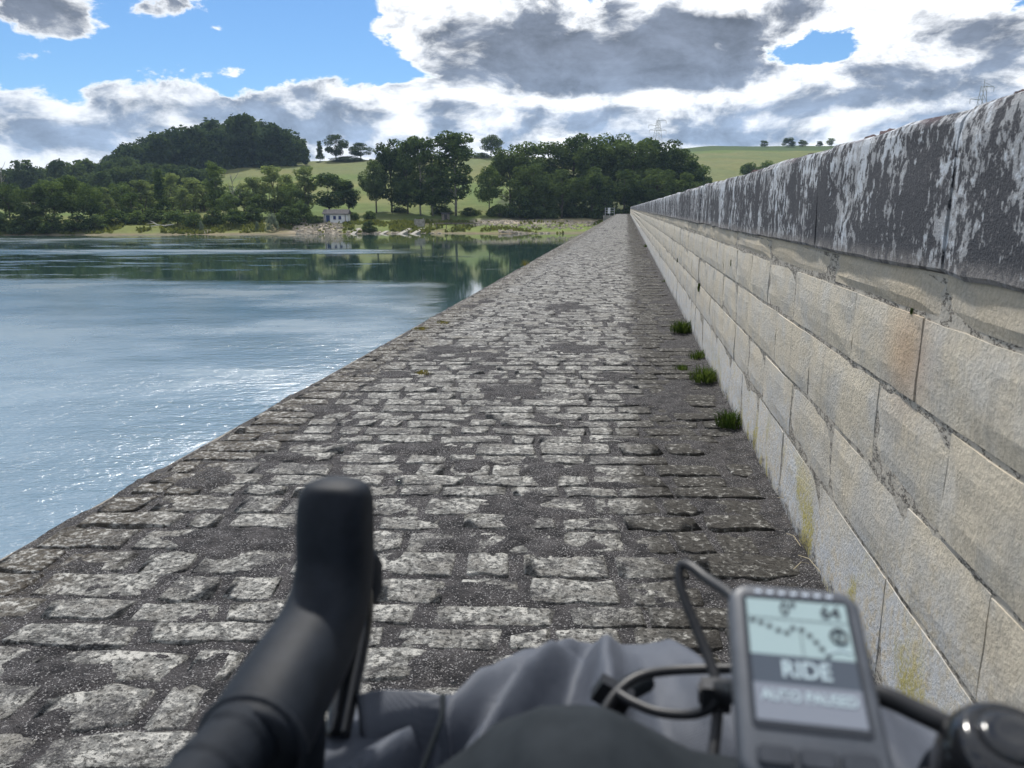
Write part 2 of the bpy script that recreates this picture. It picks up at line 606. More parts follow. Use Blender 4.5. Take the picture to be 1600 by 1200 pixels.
def m_coping():
    m, g, b = mat('lichened_coping', rough=.9, spec=.2)
    p = g.pos()
    x, y, z = g.sep(p)
    r = g.island()
    off = g.v('ADD', p, g.comb(0.0, g.m('MULTIPLY', r, 4.0), 0.0))
    q = g.scale(off, (1, 1, .74))
    a = g.noise(q, 27, 8, .72, .2)
    bsm = g.noise(g.scale(off, (1, 1, .5)), 70, 4, .65)
    fine = g.noise(off, 170, 3, .7)
    big_ = g.noise(g.scale(off, (1, 1, .45)), 4.2, 3, .5)
    top = g.ss(z, 1.30, 1.45, 0, .07)
    k = g.m('ADD', g.m('ADD', a, g.m('MULTIPLY', g.m('SUBTRACT', big_, .5), .60)), g.m('ADD', top, g.m('MULTIPLY', g.m('SUBTRACT', bsm, .5), .30)))
    pale = g.ss(k, .540, .560)
    vpale = g.m('MULTIPLY', g.ss(g.m('ADD', k, g.m('MULTIPLY', g.m('SUBTRACT', g.noise(q, 9, 3, .5), .5), .5)), .62, .645), 1.0)
    dark = g.mix(fine, (.026, .029, .036), (.105, .108, .120))
    spk = g.ss(g.noise(off, 115, 3, .75), .57, .66)
    dark = g.mix(g.m('MULTIPLY', spk, .45), dark, (.24, .23, .23))
    lt = g.mix(bsm, (.25, .26, .28), (.42, .425, .43))
    c = g.mix(pale, dark, lt)
    c = g.mix(vpale, c, (.50, .53, .57))
    drip = g.ss(z, 1.16, 1.11, 0, 1.0)
    c = g.mix(g.m('MULTIPLY', drip, g.ss(a, .40, .5, .2, .75)), c, (.30, .28, .265))
    purple = g.m('MULTIPLY', g.ss(z, 1.425, 1.46), g.ss(g.noise(p, 5, 4, .6), .54, .62))
    c = g.mix(g.m('MULTIPLY', purple, .7), c, (.075, .04, .05))
    g.put(b.inputs['Base Color'], c)
    h = g.m('ADD', g.m('MULTIPLY', a, .6), g.m('ADD', g.m('MULTIPLY', fine, .5), g.m('MULTIPLY', pale, .12)))
    g.put(b.inputs['Normal'], g.bump(h, .8, .012))
    return m


def m_water():
    m, g, b = mat('lake_water', rough=.03, spec=.5)
    b.inputs['IOR'].default_value = 1.9
    p = g.pos()
    x, y, z = g.sep(p)
    # bearing-aligned coordinates: across and along the lake
    c8, s8 = math.cos(YAW), math.sin(YAW)
    a = g.m('ADD', g.m('MULTIPLY', x, c8), g.m('MULTIPLY', y, s8))
    d = g.m('ADD', g.m('MULTIPLY', x, -s8), g.m('MULTIPLY', y, c8))
    nl = g.noise(g.comb(g.m('MULTIPLY', a, .35), d, 0.0), .06, 4, .6)
    nf = g.m('SUBTRACT', g.noise(g.comb(g.m('MULTIPLY', a, .25), d, 0.0), .35, 5, .65), .5)
    wob = g.m('MULTIPLY_ADD', g.m('SUBTRACT', nl, .5), 17.0, g.m('MULTIPLY', nf, 12.0))
    near = g.ss(g.m('ADD', d, wob), 62.0, 55.0)
    # calm lee along the dam
    lee = g.ss(g.m('ADD', g.m('MULTIPLY_ADD', d, .035, a), g.m('MULTIPLY', wob, .35)), -2.4, -4.6)
    near = g.m('MULTIPLY', near, g.m('MAXIMUM', lee, g.ss(d, 34.0, 24.0)))
    band1 = g.m('MULTIPLY', g.m('MULTIPLY', g.ss(g.m('MULTIPLY_ADD', wob, .35, d), 93.0, 96.0), g.ss(g.m('MULTIPLY_ADD', wob, .35, d), 108.0, 103.0)), g.ss(a, -6.0, -18.0))
    band2 = g.m('MULTIPLY', g.ss(d, 122.0, 130.0), g.m('MULTIPLY', g.ss(d, 152.0, 144.0), g.ss(g.m('ADD', a, wob), -48.0, -74.0)))
    patch = g.m('MULTIPLY', g.ss(nf, .03, .10), g.m('MULTIPLY', g.ss(d, 62.0, 70.0), g.ss(g.m('ADD', a, g.m('MULTIPLY', wob, 1.5)), -24.0, -46.0)))
    streak = g.m('MULTIPLY', g.ss(nf, .10, .16), g.m('MULTIPLY', g.ss(d, 64.0, 75.0), g.ss(d, 150.0, 110.0)))
    rip = g.m('MAXIMUM', g.m('MAXIMUM', near, band1), g.m('MAXIMUM', g.m('MAXIMUM', band2, g.m('MULTIPLY', patch, .9)), g.m('MULTIPLY', streak, .55)))
    col = g.mix(g.ss(d, 58.0, 12.0), (.020, .046, .042), (.135, .205, .262))  # bright sky reflection put into the body colour, paler at close range
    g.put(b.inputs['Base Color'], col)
    gust_n = g.noise(g.comb(g.m('MULTIPLY', a, .6), d, 0.0), .11, 5, .62)
    g.put(b.inputs['Roughness'], g.m('MULTIPLY_ADD', rip, g.ss(gust_n, .36, .64, .10, .30), .03))
    # wavelets
    pv = g.comb(g.m('MULTIPLY', a, .55), d, 0.0)
    w1 = g.noise(pv, 2.2, 3, .55, .3)
    w2 = g.noise(pv, 7.5, 4, .65)
    w3 = g.noise(pv, .5, 2, .5)
    h = g.m('ADD', g.m('MULTIPLY', w1, 1.0), g.m('ADD', g.m('MULTIPLY', w2, .40), g.m('MULTIPLY', w3, .8)))
    gust = g.ss(g.noise(g.comb(g.m('MULTIPLY', a, .5), d, 0.0), .16, 4, .6), .36, .66, .70, 1.10)
    amp = g.m('MULTIPLY_ADD', g.m('MULTIPLY', rip, gust), .95, .05)
    far = g.ss(d, 50.0, 10.0, .25, 1.25)
    h = g.m('MULTIPLY', g.m('MULTIPLY', h, amp), far)
    g.put(b.inputs['Normal'], g.bump(h, .8, .135))
    return m


def m_leaf(name, c0, c1, trans=.35, nscale=7.0):
    m = bpy.data.materials.new(name)
    m.use_nodes = True
    g = G(m.node_tree)
    nt = m.node_tree.nodes
    nt.clear()
    r = g.island()
    oi = nt.new('ShaderNodeObjectInfo').outputs['Random']
    n = g.noise(g.obj(), nscale, 3, .55)
    f = g.m('ADD', g.m('MULTIPLY', r, .40), g.m('ADD', g.m('MULTIPLY_ADD', n, 2.4, -1.0), g.m('MULTIPLY_ADD', oi, .45, -.22)), clamp=True)
    c = g.mix(f, c0, c1)
    d = nt.new('ShaderNodeBsdfDiffuse')
    t = nt.new('ShaderNodeBsdfTranslucent')
    g.put(d.inputs[0], c)
    g.put(t.inputs[0], g.mul(c, (1.25, 1.2, .7)))
    mx = nt.new('ShaderNodeMixShader')
    mx.inputs[0].default_value = trans
    g.l.new(d.outputs[0], mx.inputs[1])
    g.l.new(t.outputs[0], mx.inputs[2])
    o = nt.new('ShaderNodeOutputMaterial')
    g.l.new(mx.outputs[0], o.inputs[0])
    return m


def m_noise(name, c0, c1, scale=8, rough=.85, bump=.5, bd=.01, spec=.25, detail=5, world_=True):
    m, g, b = mat(name, rough=rough, spec=spec)
    p = g.pos() if world_ else g.obj()
    n = g.noise(p, scale, detail, .65)
    g.put(b.inputs['Base Color'], g.mix(g.ss(n, .3, .7), c0, c1))
    if bump:
        g.put(b.inputs['Normal'], g.bump(n, bump, bd))
    return m


def m_terrain():
    m, g, b = mat('meadow_and_shore', rough=.95, spec=.1)
    p = g.pos()
    at_ = m.node_tree.nodes.new('ShaderNodeAttribute')
    at_.attribute_name = 'ground_tint'
    n1 = g.noise(p, .35, 6, .7)
    n2 = g.noise(g.scale(p, (1, 1, .3)), 2.4, 5, .7)
    n3 = g.noise(p, .05, 4, .6)
    c = g.mul(at_.outputs['Color'], g.grey(g.m('ADD', g.m('MULTIPLY', n1, .9), g.m('MULTIPLY_ADD', n2, .7, .2))))
    c = g.mix(g.ss(n3, .42, .62, 0, .35), c, g.mul(c, (1.25, 1.05, .8)))
    g.put(b.inputs['Base Color'], c)
    g.put(b.inputs['Normal'], g.bump(n2, .6, .2))
    return m


M = {}
M['path'] = m_path()
M['stone'] = m_stone()
M['block'] = m_block()
M['joint'] = m_joint()
M['coping'] = m_coping()
M['water'] = m_water()
M['terrain'] = m_terrain()
M['dam'] = m_noise('dam_masonry', (.09, .085, .075), (.24, .22, .19), 6, bd=.03)
M['leaf_dark'] = m_leaf('leaf_dark', (.026, .046, .024), (.125, .175, .066))
M['leaf_wood'] = m_leaf('leaf_wood', (.022, .042, .026), (.095, .135, .060), .35, .16)
M['leaf_mid'] = m_leaf('leaf_mid', (.034, .062, .026), (.170, .235, .084))
M['leaf_pale'] = m_leaf('leaf_pale', (.090, .130, .060), (.270, .330, .150), .45)
M['leaf_silver'] = m_leaf('leaf_silver', (.12, .16, .12), (.26, .31, .24), .3)
M['bark'] = m_noise('bark', (.045, .038, .030), (.12, .105, .085), 3, bd=.05)
M['bark_pale'] = m_noise('bark_pale', (.16, .15, .13), (.30, .285, .25), 3, bd=.05)

# ------------------------------------------------------------------ terrain
DROWS = np.array([205, 230, 260, 300, 350, 420, 520, 700, 1000, 2000], float)
PCOLS = np.array([-1500, 0, 120, 250, 400, 500, 650, 800, 1000, 1100, 1350, 2600], float)
ZT = np.array([
    [0, 1, 2, 3, 4, 5, 6, 6, 6, 6],
    [0, 1, 2, 3.5, 5, 6, 7, 7, 7, 7],
    [0, 1, 2.5, 4.5, 7, 9, 10, 10, 10, 9],
    [.2, 2, 5, 10.5, 17, 22, 22, 20, 15, 12],
    [.5, 3.5, 8, 14.2, 20.5, 25, 25, 20, 15, 12],
    [.8, 4, 9, 15, 21.5, 22, 20, 16, 12, 12],
    [1, 4.2, 9, 15.5, 22.2, 22, 20, 15, 12, 12],
    [1, 4.2, 9, 16, 23.2, 24, 23, 20, 18, 18],
    [.5, 3, 7, 13, 20, 28, 36, 38, 38, 36],
    [0, 2, 6, 12, 20, 30, 40.5, 43, 42, 40],
    [0, 2, 6, 12, 20, 30, 40.5, 43, 42, 40],
    [0, 2, 6, 12, 20, 30, 40.5, 43, 42, 40]], float)
SHORE_P = np.array([-1500, -200, 0, 150, 350, 480, 600, 700, 780, 850, 900, 940, 965, 1000, 2600], float)
SHORE_D = np.array([150, 156, 160, 161, 164, 168, 171, 172, 171, 171, 172, 171, 164, 160, 160], float)


def view_coords(x, y):
    a = x * math.cos(YAW) + y * math.sin(YAW)
    d = -x * math.sin(YAW) + y * math.cos(YAW)
    dd = np.maximum(d, 30)
    return 800 + 1200 * a / (.975 * dd), d


def terrain_z(x, y):
    x = np.asarray(x, float)
    y = np.asarray(y, float)
    px, d = view_coords(x, y)
    shore = np.interp(px, SHORE_P, SHORE_D) + (fbm2(x * .11, y * .11, 4, 3) - .47) * 7
    s = d - shore
    bank = np.interp(s, [-60, -12, -4, 0, 3, 9, 24, 36], [-9, -7, -5.0, -4.2, -3.7, -2.3, -.7, 0.0])
    pc = np.clip(px, PCOLS[0], PCOLS[-1])
    ci = np.clip(np.searchsorted(PCOLS, pc) - 1, 0, len(PCOLS) - 2)
    t = (pc - PCOLS[ci]) / (PCOLS[ci + 1] - PCOLS[ci])
    t = t * t * (3 - 2 * t)
    dc = np.clip(d, DROWS[0], DROWS[-1])
    ri = np.clip(np.searchsorted(DROWS, dc) - 1, 0, len(DROWS) - 2)
    u = (dc - DROWS[ri]) / (DROWS[ri + 1] - DROWS[ri])
    z = (ZT[ci, ri] * (1 - u) + ZT[ci, ri + 1] * u) * (1 - t) + (ZT[ci + 1, ri] * (1 - u) + ZT[ci + 1, ri + 1] * u) * t
    w = np.clip((s - 24) / 16, 0, 1)
    out = bank * (1 - w) + z * w
    out = out + (fbm2(x * .05, y * .05, 3, 9) - .44) * np.clip(s / 40, 0, 1.0) * 1.6
    out = out + (fbm2(x * .4, y * .4, 3, 5) - .44) * np.clip((s + 4) / 8, 0, 1) * np.clip((40 - s) / 20, 0, 1) * .7
    # valley floor below the dam on the far side of the parapet
    right = np.clip((x - 1.0) / 8, 0, 1) * np.clip((170 - d) / 60, 0, 1)
    return out * (1 - right) + right * (-8.0)


def tz(x, y):
    return float(terrain_z(np.array([x]), np.array([y]))[0])


def axis(segs):
    out = [segs[0][0]]
    for a, b, st in segs:
        n = max(1, int(round((b - a) / st)))
        out += list(np.linspace(a, b, n + 1)[1:])
    return np.array(out)


xs = axis([(-1100, -700, 50), (-700, -260, 12), (-260, -160, 4), (-160, 20, 1.6), (20, 120, 4), (120, 700, 14), (700, 1100, 50)])
ys = axis([(-250, 60, 40), (60, 130, 6), (130, 215, 1.5), (215, 420, 4), (420, 700, 12), (700, 1150, 50)])
XX, YY = np.meshgrid(xs, ys)
ZZ = terrain_z(XX, YY)
px_, d_ = view_coords(XX, YY)
V = np.stack([XX.ravel(), YY.ravel(), ZZ.ravel()], 1)
nx, ny = len(xs), len(ys)
I = (np.arange(ny - 1)[:, None] * nx + np.arange(nx - 1)[None, :]).ravel()
F4 = np.stack([I, I + 1, I + nx + 1, I + nx], 1)
tm = mesh('ground', V, F4, M['terrain'], True)
# what grows or lies where
n_a = fbm2(XX * .06, YY * .06, 4, 21)
n_b = fbm2(XX * .3, YY * .3, 3, 31)


def lerp(a, b, t):
    return a + (np.array(b)[None, None, :] - a) * np.clip(t, 0, 1)[..., None]


tint = np.zeros(XX.shape + (3,)) + np.array([.095, .135, .040])
tint = lerp(tint, (.145, .155, .060), (n_a - .42) * 4)                         # drier meadow
tint = lerp(tint, (.125, .135, .062), ((d_ > 285) & (d_ < 420)) * .6)            # upper mown field
tint = lerp(tint, (.050, .080, .030), np.clip((d_ - 432) / 6, 0, 1))             # crop on the hilltop
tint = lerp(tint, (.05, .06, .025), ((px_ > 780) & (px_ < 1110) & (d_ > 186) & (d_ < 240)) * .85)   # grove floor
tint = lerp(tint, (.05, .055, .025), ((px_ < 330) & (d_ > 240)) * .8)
bank = np.clip((-1.0 - ZZ) / .8, 0, 1) * (d_ > 120)
dirt = np.array([.20, .165, .115])
tint = lerp(tint, (.17, .15, .095), bank * np.clip((n_b - .36) * 6, 0, .9))
tint = lerp(tint, (.12, .16, .05), bank * np.clip((n_a - .45) * 9, 0, .85))
stony = ((px_ > 450) & (px_ < 530)) | ((px_ > 735) & (px_ < 935) & (ZZ > -2.2) & (ZZ < -.6))
tint = lerp(tint, (.34, .30, .235), bank * stony * .95)
tint = lerp(tint, (.14, .19, .05), bank * ((px_ > 690) & (px_ < 945) & (ZZ < -2.4)) * .8)
tint = lerp(tint, (.15, .165, .055), bank * (px_ < 420) * .7)
tint = lerp(tint, (.17, .145, .10), np.clip((-3.75 - ZZ) / .3, 0, 1) * (ZZ > -4.6) * (d_ > 120))
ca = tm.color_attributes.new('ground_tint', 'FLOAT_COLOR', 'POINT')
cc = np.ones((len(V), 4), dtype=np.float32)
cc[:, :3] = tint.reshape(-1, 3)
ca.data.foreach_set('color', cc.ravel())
kind(obj('ground', tm), 'structure')

# ------------------------------------------------------------------ water
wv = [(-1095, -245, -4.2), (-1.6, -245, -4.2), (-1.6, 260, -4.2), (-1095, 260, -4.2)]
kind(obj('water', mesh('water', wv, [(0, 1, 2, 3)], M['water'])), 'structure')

# ------------------------------------------------------------------ dam body
LX, WX, DAM_END = -2.28, 0.69, 166.0
db = MB()
prof = [(-4.2, -9.5), (-2.47, -.35), (-2.40, -.10), (1.30, -.10), (3.5, -9.5)]
ysd = list(np.linspace(-14, DAM_END + 4, 46))
vs = [(x, y, z) for y in ysd for (x, z) in prof]
k5 = len(prof)
fs = [(i * k5 + j, i * k5 + j + 1, (i + 1) * k5 + j + 1, (i + 1) * k5 + j) for i in range(len(ysd) - 1) for j in range(k5 - 1)]
db.add(vs, fs)
tag(db.build('dam', M['dam']), 'long masonry dam carrying the stone path across the end of the lake', 'dam')

# ------------------------------------------------------------------ the path on the crest
# grit-filled gaps where stones are sunk or lost, as surveyed: (px, py, half length m, half depth m)
GAPS = [(350, 842, .34, .17), (100, 1055, .28, .12), (735, 930, .26, .10), (820, 800, .34, .08), (690, 850, .13, .09), (800, 612, .28, .30), (960, 590, .25, .25),
        (640, 700, .35, .12), (460, 715, .25, .10), (1010, 690, .3, .10), (590, 585, .35, .25), (900, 545, .3, .4), (520, 640, .3, .18), (740, 720, .25, .08),
        (960, 760, .25, .07), (860, 660, .22, .12), (1040, 620, .2, .25), (700, 545, .4, .3), (880, 480, .35, .8), (60, 1140, .12, .05), (660, 1050, .06, .12)]
GG = [(on_ground(a, b)[:2], c, d) for a, b, c, d in GAPS]


def gap_fill(x, y):
    """1 where grit covers sunk stones"""
    f = np.zeros(np.broadcast(x, y).shape)
    wob = (fbm2(x * 7, y * 9, 3, 71) - .44) * 1.6
    for (gc, ga, gb) in GG:
        r_ = np.sqrt(((x - gc[0]) / ga) ** 2 + ((y - gc[1]) / gb) ** 2)
        f = np.maximum(f, np.clip((.78 + wob * .8 - r_) * 4, 0, 1))
    # smaller lost patches all along the crest
    f = np.maximum(f, np.clip((fbm2(x * 2.6, y * 2.2, 4, 83) - .635) * 14, 0, 1))
    return f


def path_z(x, y):
    z = (fbm2(x * 20, y * 20, 3, 41) - .44) * .016 + (fbm2(x * 1.6, y * 1.6, 3, 44) - .44) * .020
    z = z - .0035 + gap_fill(x, y) * .012
    z = z + np.clip((x - .60) / .09, 0, 1) ** 2 * .022                   # dirt banked against the wall
    e = np.clip((-2.12 - x) / .16, 0, 1)
    return z - e ** 2 * .045


pxs = np.concatenate([np.linspace(LX - .03, .72, 131)])
pys = axis([(-10, 1.2, .15), (1.2, 6, .024), (6, 14, .06), (14, 40, .25), (40, DAM_END, 1.5), (DAM_END, DAM_END + 10, 1.0)])
PX, PY = np.meshgrid(pxs, pys)
edge_w = (fbm2(PY * 3.0, PY * 0 + 2, 4, 52) - .47) * .06
PXs = PX + edge_w * np.clip((-1.9 - PX) / .3, 0, 1)
PZ = path_z(PX, PY)
n_x, n_y = len(pxs), len(pys)
Vp = np.stack([PXs.ravel(), PY.ravel(), PZ.ravel()], 1)
I = (np.arange(n_y - 1)[:, None] * n_x + np.arange(n_x - 1)[None, :]).ravel()
Fp = np.stack([I, I + 1, I + n_x + 1, I + n_x], 1)
# drop skirt on the water side
sk = np.stack([PXs[:, 0] - .05, PY[:, 0], PZ[:, 0] - .5], 1)
base_n = len(Vp)
Vp = np.concatenate([Vp, sk])
J = np.arange(n_y - 1)
Fs = np.stack([base_n + J, J * n_x, (J + 1) * n_x, base_n + J + 1], 1)
Fp = np.concatenate([Fp, Fs])
path = kind(obj('path', mesh('path', Vp, Fp, M['path'], True)), 'structure')


def stone_mesh(seed, nu=8, nv=4):
    """unit paving stone, -0.5..0.5 in x and y, top near z=0, worn edges"""
    rg = np.random.default_rng(seed)
    vs, fs = [], []
    ox, oy = rg.random() * 99, rg.random() * 99
    rg_c = rg.uniform(.02, .20, 4)
    for j in range(nv):
        for i in range(nu):
            u, v = (-1, -.92, -.6, -.2, .2, .6, .92, 1)[i], (-1, -.82, .82, 1)[j]
            ed = max(abs(u), abs(v))
            jx = (vnoise(ox + u * 2.6, oy + v * 2.6, 1) - .5) * .11
            jy = (vnoise(ox + u * 3.1, oy + v * 2.6, 2) - .5) * .20
            rr = 1.0 - rg_c[(u > 0) * 2 + (v > 0)] * (abs(u) * abs(v)) ** 3
            z = (vnoise(ox + u * 2.5, oy + v * 2.0, 3) - .5) * .008
            if ed > .99:
                z -= .006
            vs.append((float(u * .5 * rr + jx), float(v * .5 * rr + jy), float(z)))
    for j in range(nv - 1):
        for i in range(nu - 1):
            a = j * nu + i
            fs.append((a, a + 1, a + nu + 1, a + nu))
    ring = [i for i in range(nu)] + [(j * nu + nu - 1) for j in range(1, nv)] + [((nv - 1) * nu + i) for i in range(nu - 2, -1, -1)] + [j * nu for j in range(nv - 2, 0, -1)]
    n0 = len(vs)
    for a in ring:
        x, y, z = vs[a]
        vs.append((x * 1.02, y * 1.03, -.05))
    L = len(ring)
    for k in range(L):
        fs.append((ring[k], n0 + k, n0 + (k + 1) % L, ring[(k + 1) % L]))
    fs = [tuple(reversed(f)) if False else f for f in fs]
    return mesh('stone', vs, fs, M['stone'], True)


STONES = [stone_mesh(100 + k) for k in range(36)]
SV = [np.array([v.co[:] for v in s.vertices]) for s in STONES]
SF = [np.array([p.vertices[:] for p in s.polygons]) for s in STONES]

SKEW = math.tan(YAW)
placed = []
yr = -9.0
rg = random.Random(5)
while yr < DAM_END + .5:
    pitch = rg.choice([.135, .15, .155, .16, .17, .185, .20])
    x = -2.225 + rg.random() * .05
    while x < .68:
        w = rg.uniform(.19, .44) if rg.random() < .8 else rg.uniform(.12, .20)
        cx = x + w / 2
        gap = rg.choice([.003, .006, .010, .016, .024, .034])
        cy = yr + pitch / 2 + SKEW * (cx + .4) * .85 + rg.uniform(-.013, .013)
        x += w + gap
        if cx - w / 2 < -2.23 or cx + w / 2 > .70:
            continue
        lift = rg.uniform(-.003, .0040)
        if cx > .30:
            lift += rg.uniform(-.001, .004)
        if cx < -1.9:
            lift += rg.uniform(.001, .005)
        placed.append((cy, cx, w, (pitch - rg.uniform(.004, .014)), lift, rg.randrange(36), rg.random() < .5, rg.uniform(-.045, .045)))
    yr += pitch
cxs = np.array([p[1] for p in placed])
cys = np.array([p[0] for p in placed])
zs = (fbm2(cxs * 1.6, cys * 1.6, 3, 44) - .44) * .020 + .001 - np.clip((-2.12 - cxs) / .16, 0, 1) ** 2 * .03
big_idx = [i for i in np.argsort(cys) if cys[i] > 1.42][:300]
bigset = set(int(i) for i in big_idx)
FV, FF, off = [], [], 0
box_v = np.array([(-.5, -.5, -.03), (.5, -.5, -.03), (.5, .5, -.03), (-.5, .5, -.03), (-.48, -.46, .0), (.48, -.46, .0), (.48, .46, .0), (-.48, .46, .0)])
box_f = np.array([(4, 5, 6, 7), (0, 1, 5, 4), (1, 2, 6, 5), (2, 3, 7, 6), (3, 0, 4, 7)])
for i, (cy, cx, w, dpt, lift, var, flip, tilt) in enumerate(placed):
    ang = math.atan(SKEW * .85) + tilt + (math.pi if flip else 0)
    z = float(zs[i]) + lift
    if i in bigset:
        obj('stone', STONES[var], path, (cx, cy, z), (rg.uniform(-.012, .012), rg.uniform(-.012, .012), ang), (w, dpt, 1.0))
    else:
        v, f = (SV[var], SF[var]) if -3 < cy < 22 else (box_v, box_f)
        c, s = math.cos(ang), math.sin(ang)
        q = v * np.array([w, dpt, 1.0])
        FV.append(np.stack([cx + q[:, 0] * c - q[:, 1] * s, cy + q[:, 0] * s + q[:, 1] * c, z + q[:, 2]], 1))
        FF.append(f + off)
        off += len(v)
kind(obj('paving', mesh('paving', np.concatenate(FV), np.concatenate(FF), M['stone'], True), path), 'stuff')

# ------------------------------------------------------------------ parapet wall
wall = empty('parapet_wall', 'beige limestone parapet wall with dark lichened coping along the path', 'wall', (WX, 0, 0))
Y0, Y1 = -10.0, DAM_END
core = MB()
core.box((.284, (Y0 + Y1) / 2, .50), (.554, Y1 - Y0, 1.20))
cw = core.build('mortar', M['joint'], wall)
COURSES = [(-.06, .313), (.326, .546), (.560, .785), (.799, .999), (1.010, 1.109)]


def block_mesh(seed, nu=7, nv=5):
    """unit wall block: face towards -x at x=0, y and z -0.5..0.5"""
    rgb = np.random.default_rng(seed)
    ox, oy = rgb.random() * 99, rgb.random() * 99
    vs, fs = [], []
    for j in range(nv):
        for i in range(nu):
            u, v = i / (nu - 1) * 2 - 1, j / (nv - 1) * 2 - 1
            ex, ev = abs(u) > .99, abs(v) > .99
            d = (vnoise(ox + u * 2, oy + v * 1.5, 5) - .5) * .006
            if ex or ev:
                d += .005
            jy = (vnoise(ox + u * 3, oy + v * 2, 6) - .5) * .012
            jz = (vnoise(ox + u * 4, oy + v * 2, 7) - .5) * .026
            vs.append((float(d), float(u * .5 + (jy if ex else 0)), float(v * .5 + (jz if ev else 0))))
    for j in range(nv - 1):
        for i in range(nu - 1):
            a = j * nu + i
            fs.append((a, a + nu, a + nu + 1, a + 1))
    ring = [i for i in range(nu)] + [(j * nu + nu - 1) for j in range(1, nv)] + [((nv - 1) * nu + i) for i in range(nu - 2, -1, -1)] + [j * nu for j in range(nv - 2, 0, -1)]
    n0 = len(vs)
    for a in ring:
        vs.append((.03, vs[a][1], vs[a][2]))
    L = len(ring)
    for k in range(L):
        fs.append((ring[k], ring[(k + 1) % L], n0 + (k + 1) % L, n0 + k))
    return mesh('block', vs, fs, M['block'], False)


BLOCKS = [block_mesh(300 + k) for k in range(14)]
BV = [np.array([v.co[:] for v in s.vertices]) for s in BLOCKS]
BF = [np.array([p.vertices[:] for p in s.polygons]) for s in BLOCKS]
# joints read off the nearest blocks
START = [[1.25, 1.95, 2.62, 3.3], [1.42, 1.86, 2.55, 3.2], [1.30, 1.68, 2.16, 2.95, 3.62], [1.22, 1.90, 2.44, 3.28, 3.9], [.9, 1.8, 2.7, 3.9]]
blocks = []
rb = random.Random(9)
for ci, (za, zb) in enumerate(COURSES):
    cuts = list(START[ci])
    while cuts[-1] < Y1 - .8:
        cuts.append(cuts[-1] + (rb.uniform(.42, .86) if ci < 4 else rb.uniform(.7, 1.3)))
    cuts.append(Y1)
    while cuts[0] > Y0 + .8:
        cuts.insert(0, cuts[0] - rb.uniform(.45, .85))
    cuts.insert(0, Y0)
    for a, b_ in zip(cuts[:-1], cuts[1:]):
        blocks.append((max((a + b_) / 2, -99), (b_ - a) - rb.uniform(.003, .008), (za + zb) / 2 + rb.uniform(-.001, .001), zb - za - rb.uniform(0, .003), rb.uniform(-.002, .003) + (.002 if ci == 4 else 0), rb.randrange(14), rb.random() < .5))
vis = sorted([b for b in blocks if b[0] + b[1] / 2 > 1.0], key=lambda b: b[0])[:300]
visset = set(vis)
FV, FF, off = [], [], 0
for b in blocks:
    y, ln, z, ht, dx_, var, flip = b
    if b in visset:
        obj('block', BLOCKS[var], wall, (dx_, y, z), (math.pi if flip else 0, 0, 0), (1, ln, ht))
    else:
        q = BV[var] * np.array([1, ln, ht])
        FV.append(q + np.array([dx_, y, z]))
        FF.append(BF[var] + off)
        off += len(q)
kind(obj('masonry', mesh('masonry', np.concatenate(FV), np.concatenate(FF), M['block']), wall), 'stuff')

# coping stones: cross-section from the underside round the weathered top
def coping_mesh(seed, length, ny_=9):
    rc = np.random.default_rng(seed)
    prof_ = [(.03, 1.112), (-.002, 1.106), (-.008, 1.115), (-.009, 1.20), (-.009, 1.29), (-.008, 1.39), (-.006, 1.430), (.000, 1.446), (.014, 1.456), (.08, 1.462), (.22, 1.468), (.40, 1.468), (.54, 1.455), (.59, 1.43), (.60, 1.30), (.60, 1.112)]
    vs, fs = [], []
    o1 = rc.random() * 99
    k = len(prof_)
    for j in range(ny_):
        y = (j / (ny_ - 1) - .5) * length
        endj = j in (0, ny_ - 1)
        for i, (x, z) in enumerate(prof_):
            dz_ = (vnoise(o1 + y * 5, i * .9, 3) - .5) * (.018 if i in (7, 8, 9, 10) else .006)
            if i in (1, 2):
                dz_ += (vnoise(o1 + y * 9, 4.4, 6) - .5) * .012
            dx__ = (vnoise(o1 + y * 4, i * .8, 4) - .5) * .010
            if endj:
                dx__ += .004 if x < .2 else -.004
                dz_ -= .004 if z > 1.3 else 0
            vs.append((x + float(dx__), float(y), z + float(dz_)))
    for j in range(ny_ - 1):
        for i in range(k - 1):
            a = j * k + i
            fs.append((a, a + k, a + k + 1, a + 1))
    fs.append(tuple(range(k)))
    fs.append(tuple(reversed(range((ny_ - 1) * k, ny_ * k))))
    return mesh('coping_stone', vs, fs, M['coping'], False)


y = -10.0
cuts = [1.81 - 1.18 * k for k in range(10, 0, -1)] + [1.81, 2.99]
while cuts[-1] < Y1 - 1.2:
    cuts.append(cuts[-1] + rb.uniform(.95, 1.3))
CP = [coping_mesh(500 + k, 1.0, 11) for k in range(10)]
ci = 0
for a, b_ in zip(cuts[:-1], cuts[1:]):
    obj('coping_stone', CP[ci % 10], wall, (rb.uniform(-.003, .003), (a + b_) / 2, rb.uniform(-.004, .003)), None, (1, b_ - a - .006, 1))
    ci += 1

# ------------------------------------------------------------------ foliage generators
def leaf_quads(P_, N_, size, rgq):
    """one small bent quad at each point, facing roughly N_"""
    n = len(P_)
    r = rgq.normal(size=(n, 3)) * .75 + N_
    r /= np.linalg.norm(r, axis=1)[:, None]
    t = rgq.normal(size=(n, 3))
    t -= r * np.sum(t * r, 1)[:, None]
    t /= np.linalg.norm(t, axis=1)[:, None]
    b = np.cross(r, t)
    s = size * (.55 + .9 * rgq.random((n, 1)))
    a = s * (.6 + .5 * rgq.random((n, 1)))
    v = np.stack([P_ - t * s, P_ - b * a * .8 + r * s * .15, P_ + t * s, P_ + b * a * .8 + r * s * .15], 1).reshape(-1, 3)
    f = np.arange(4 * n).reshape(n, 4)
    return v, f


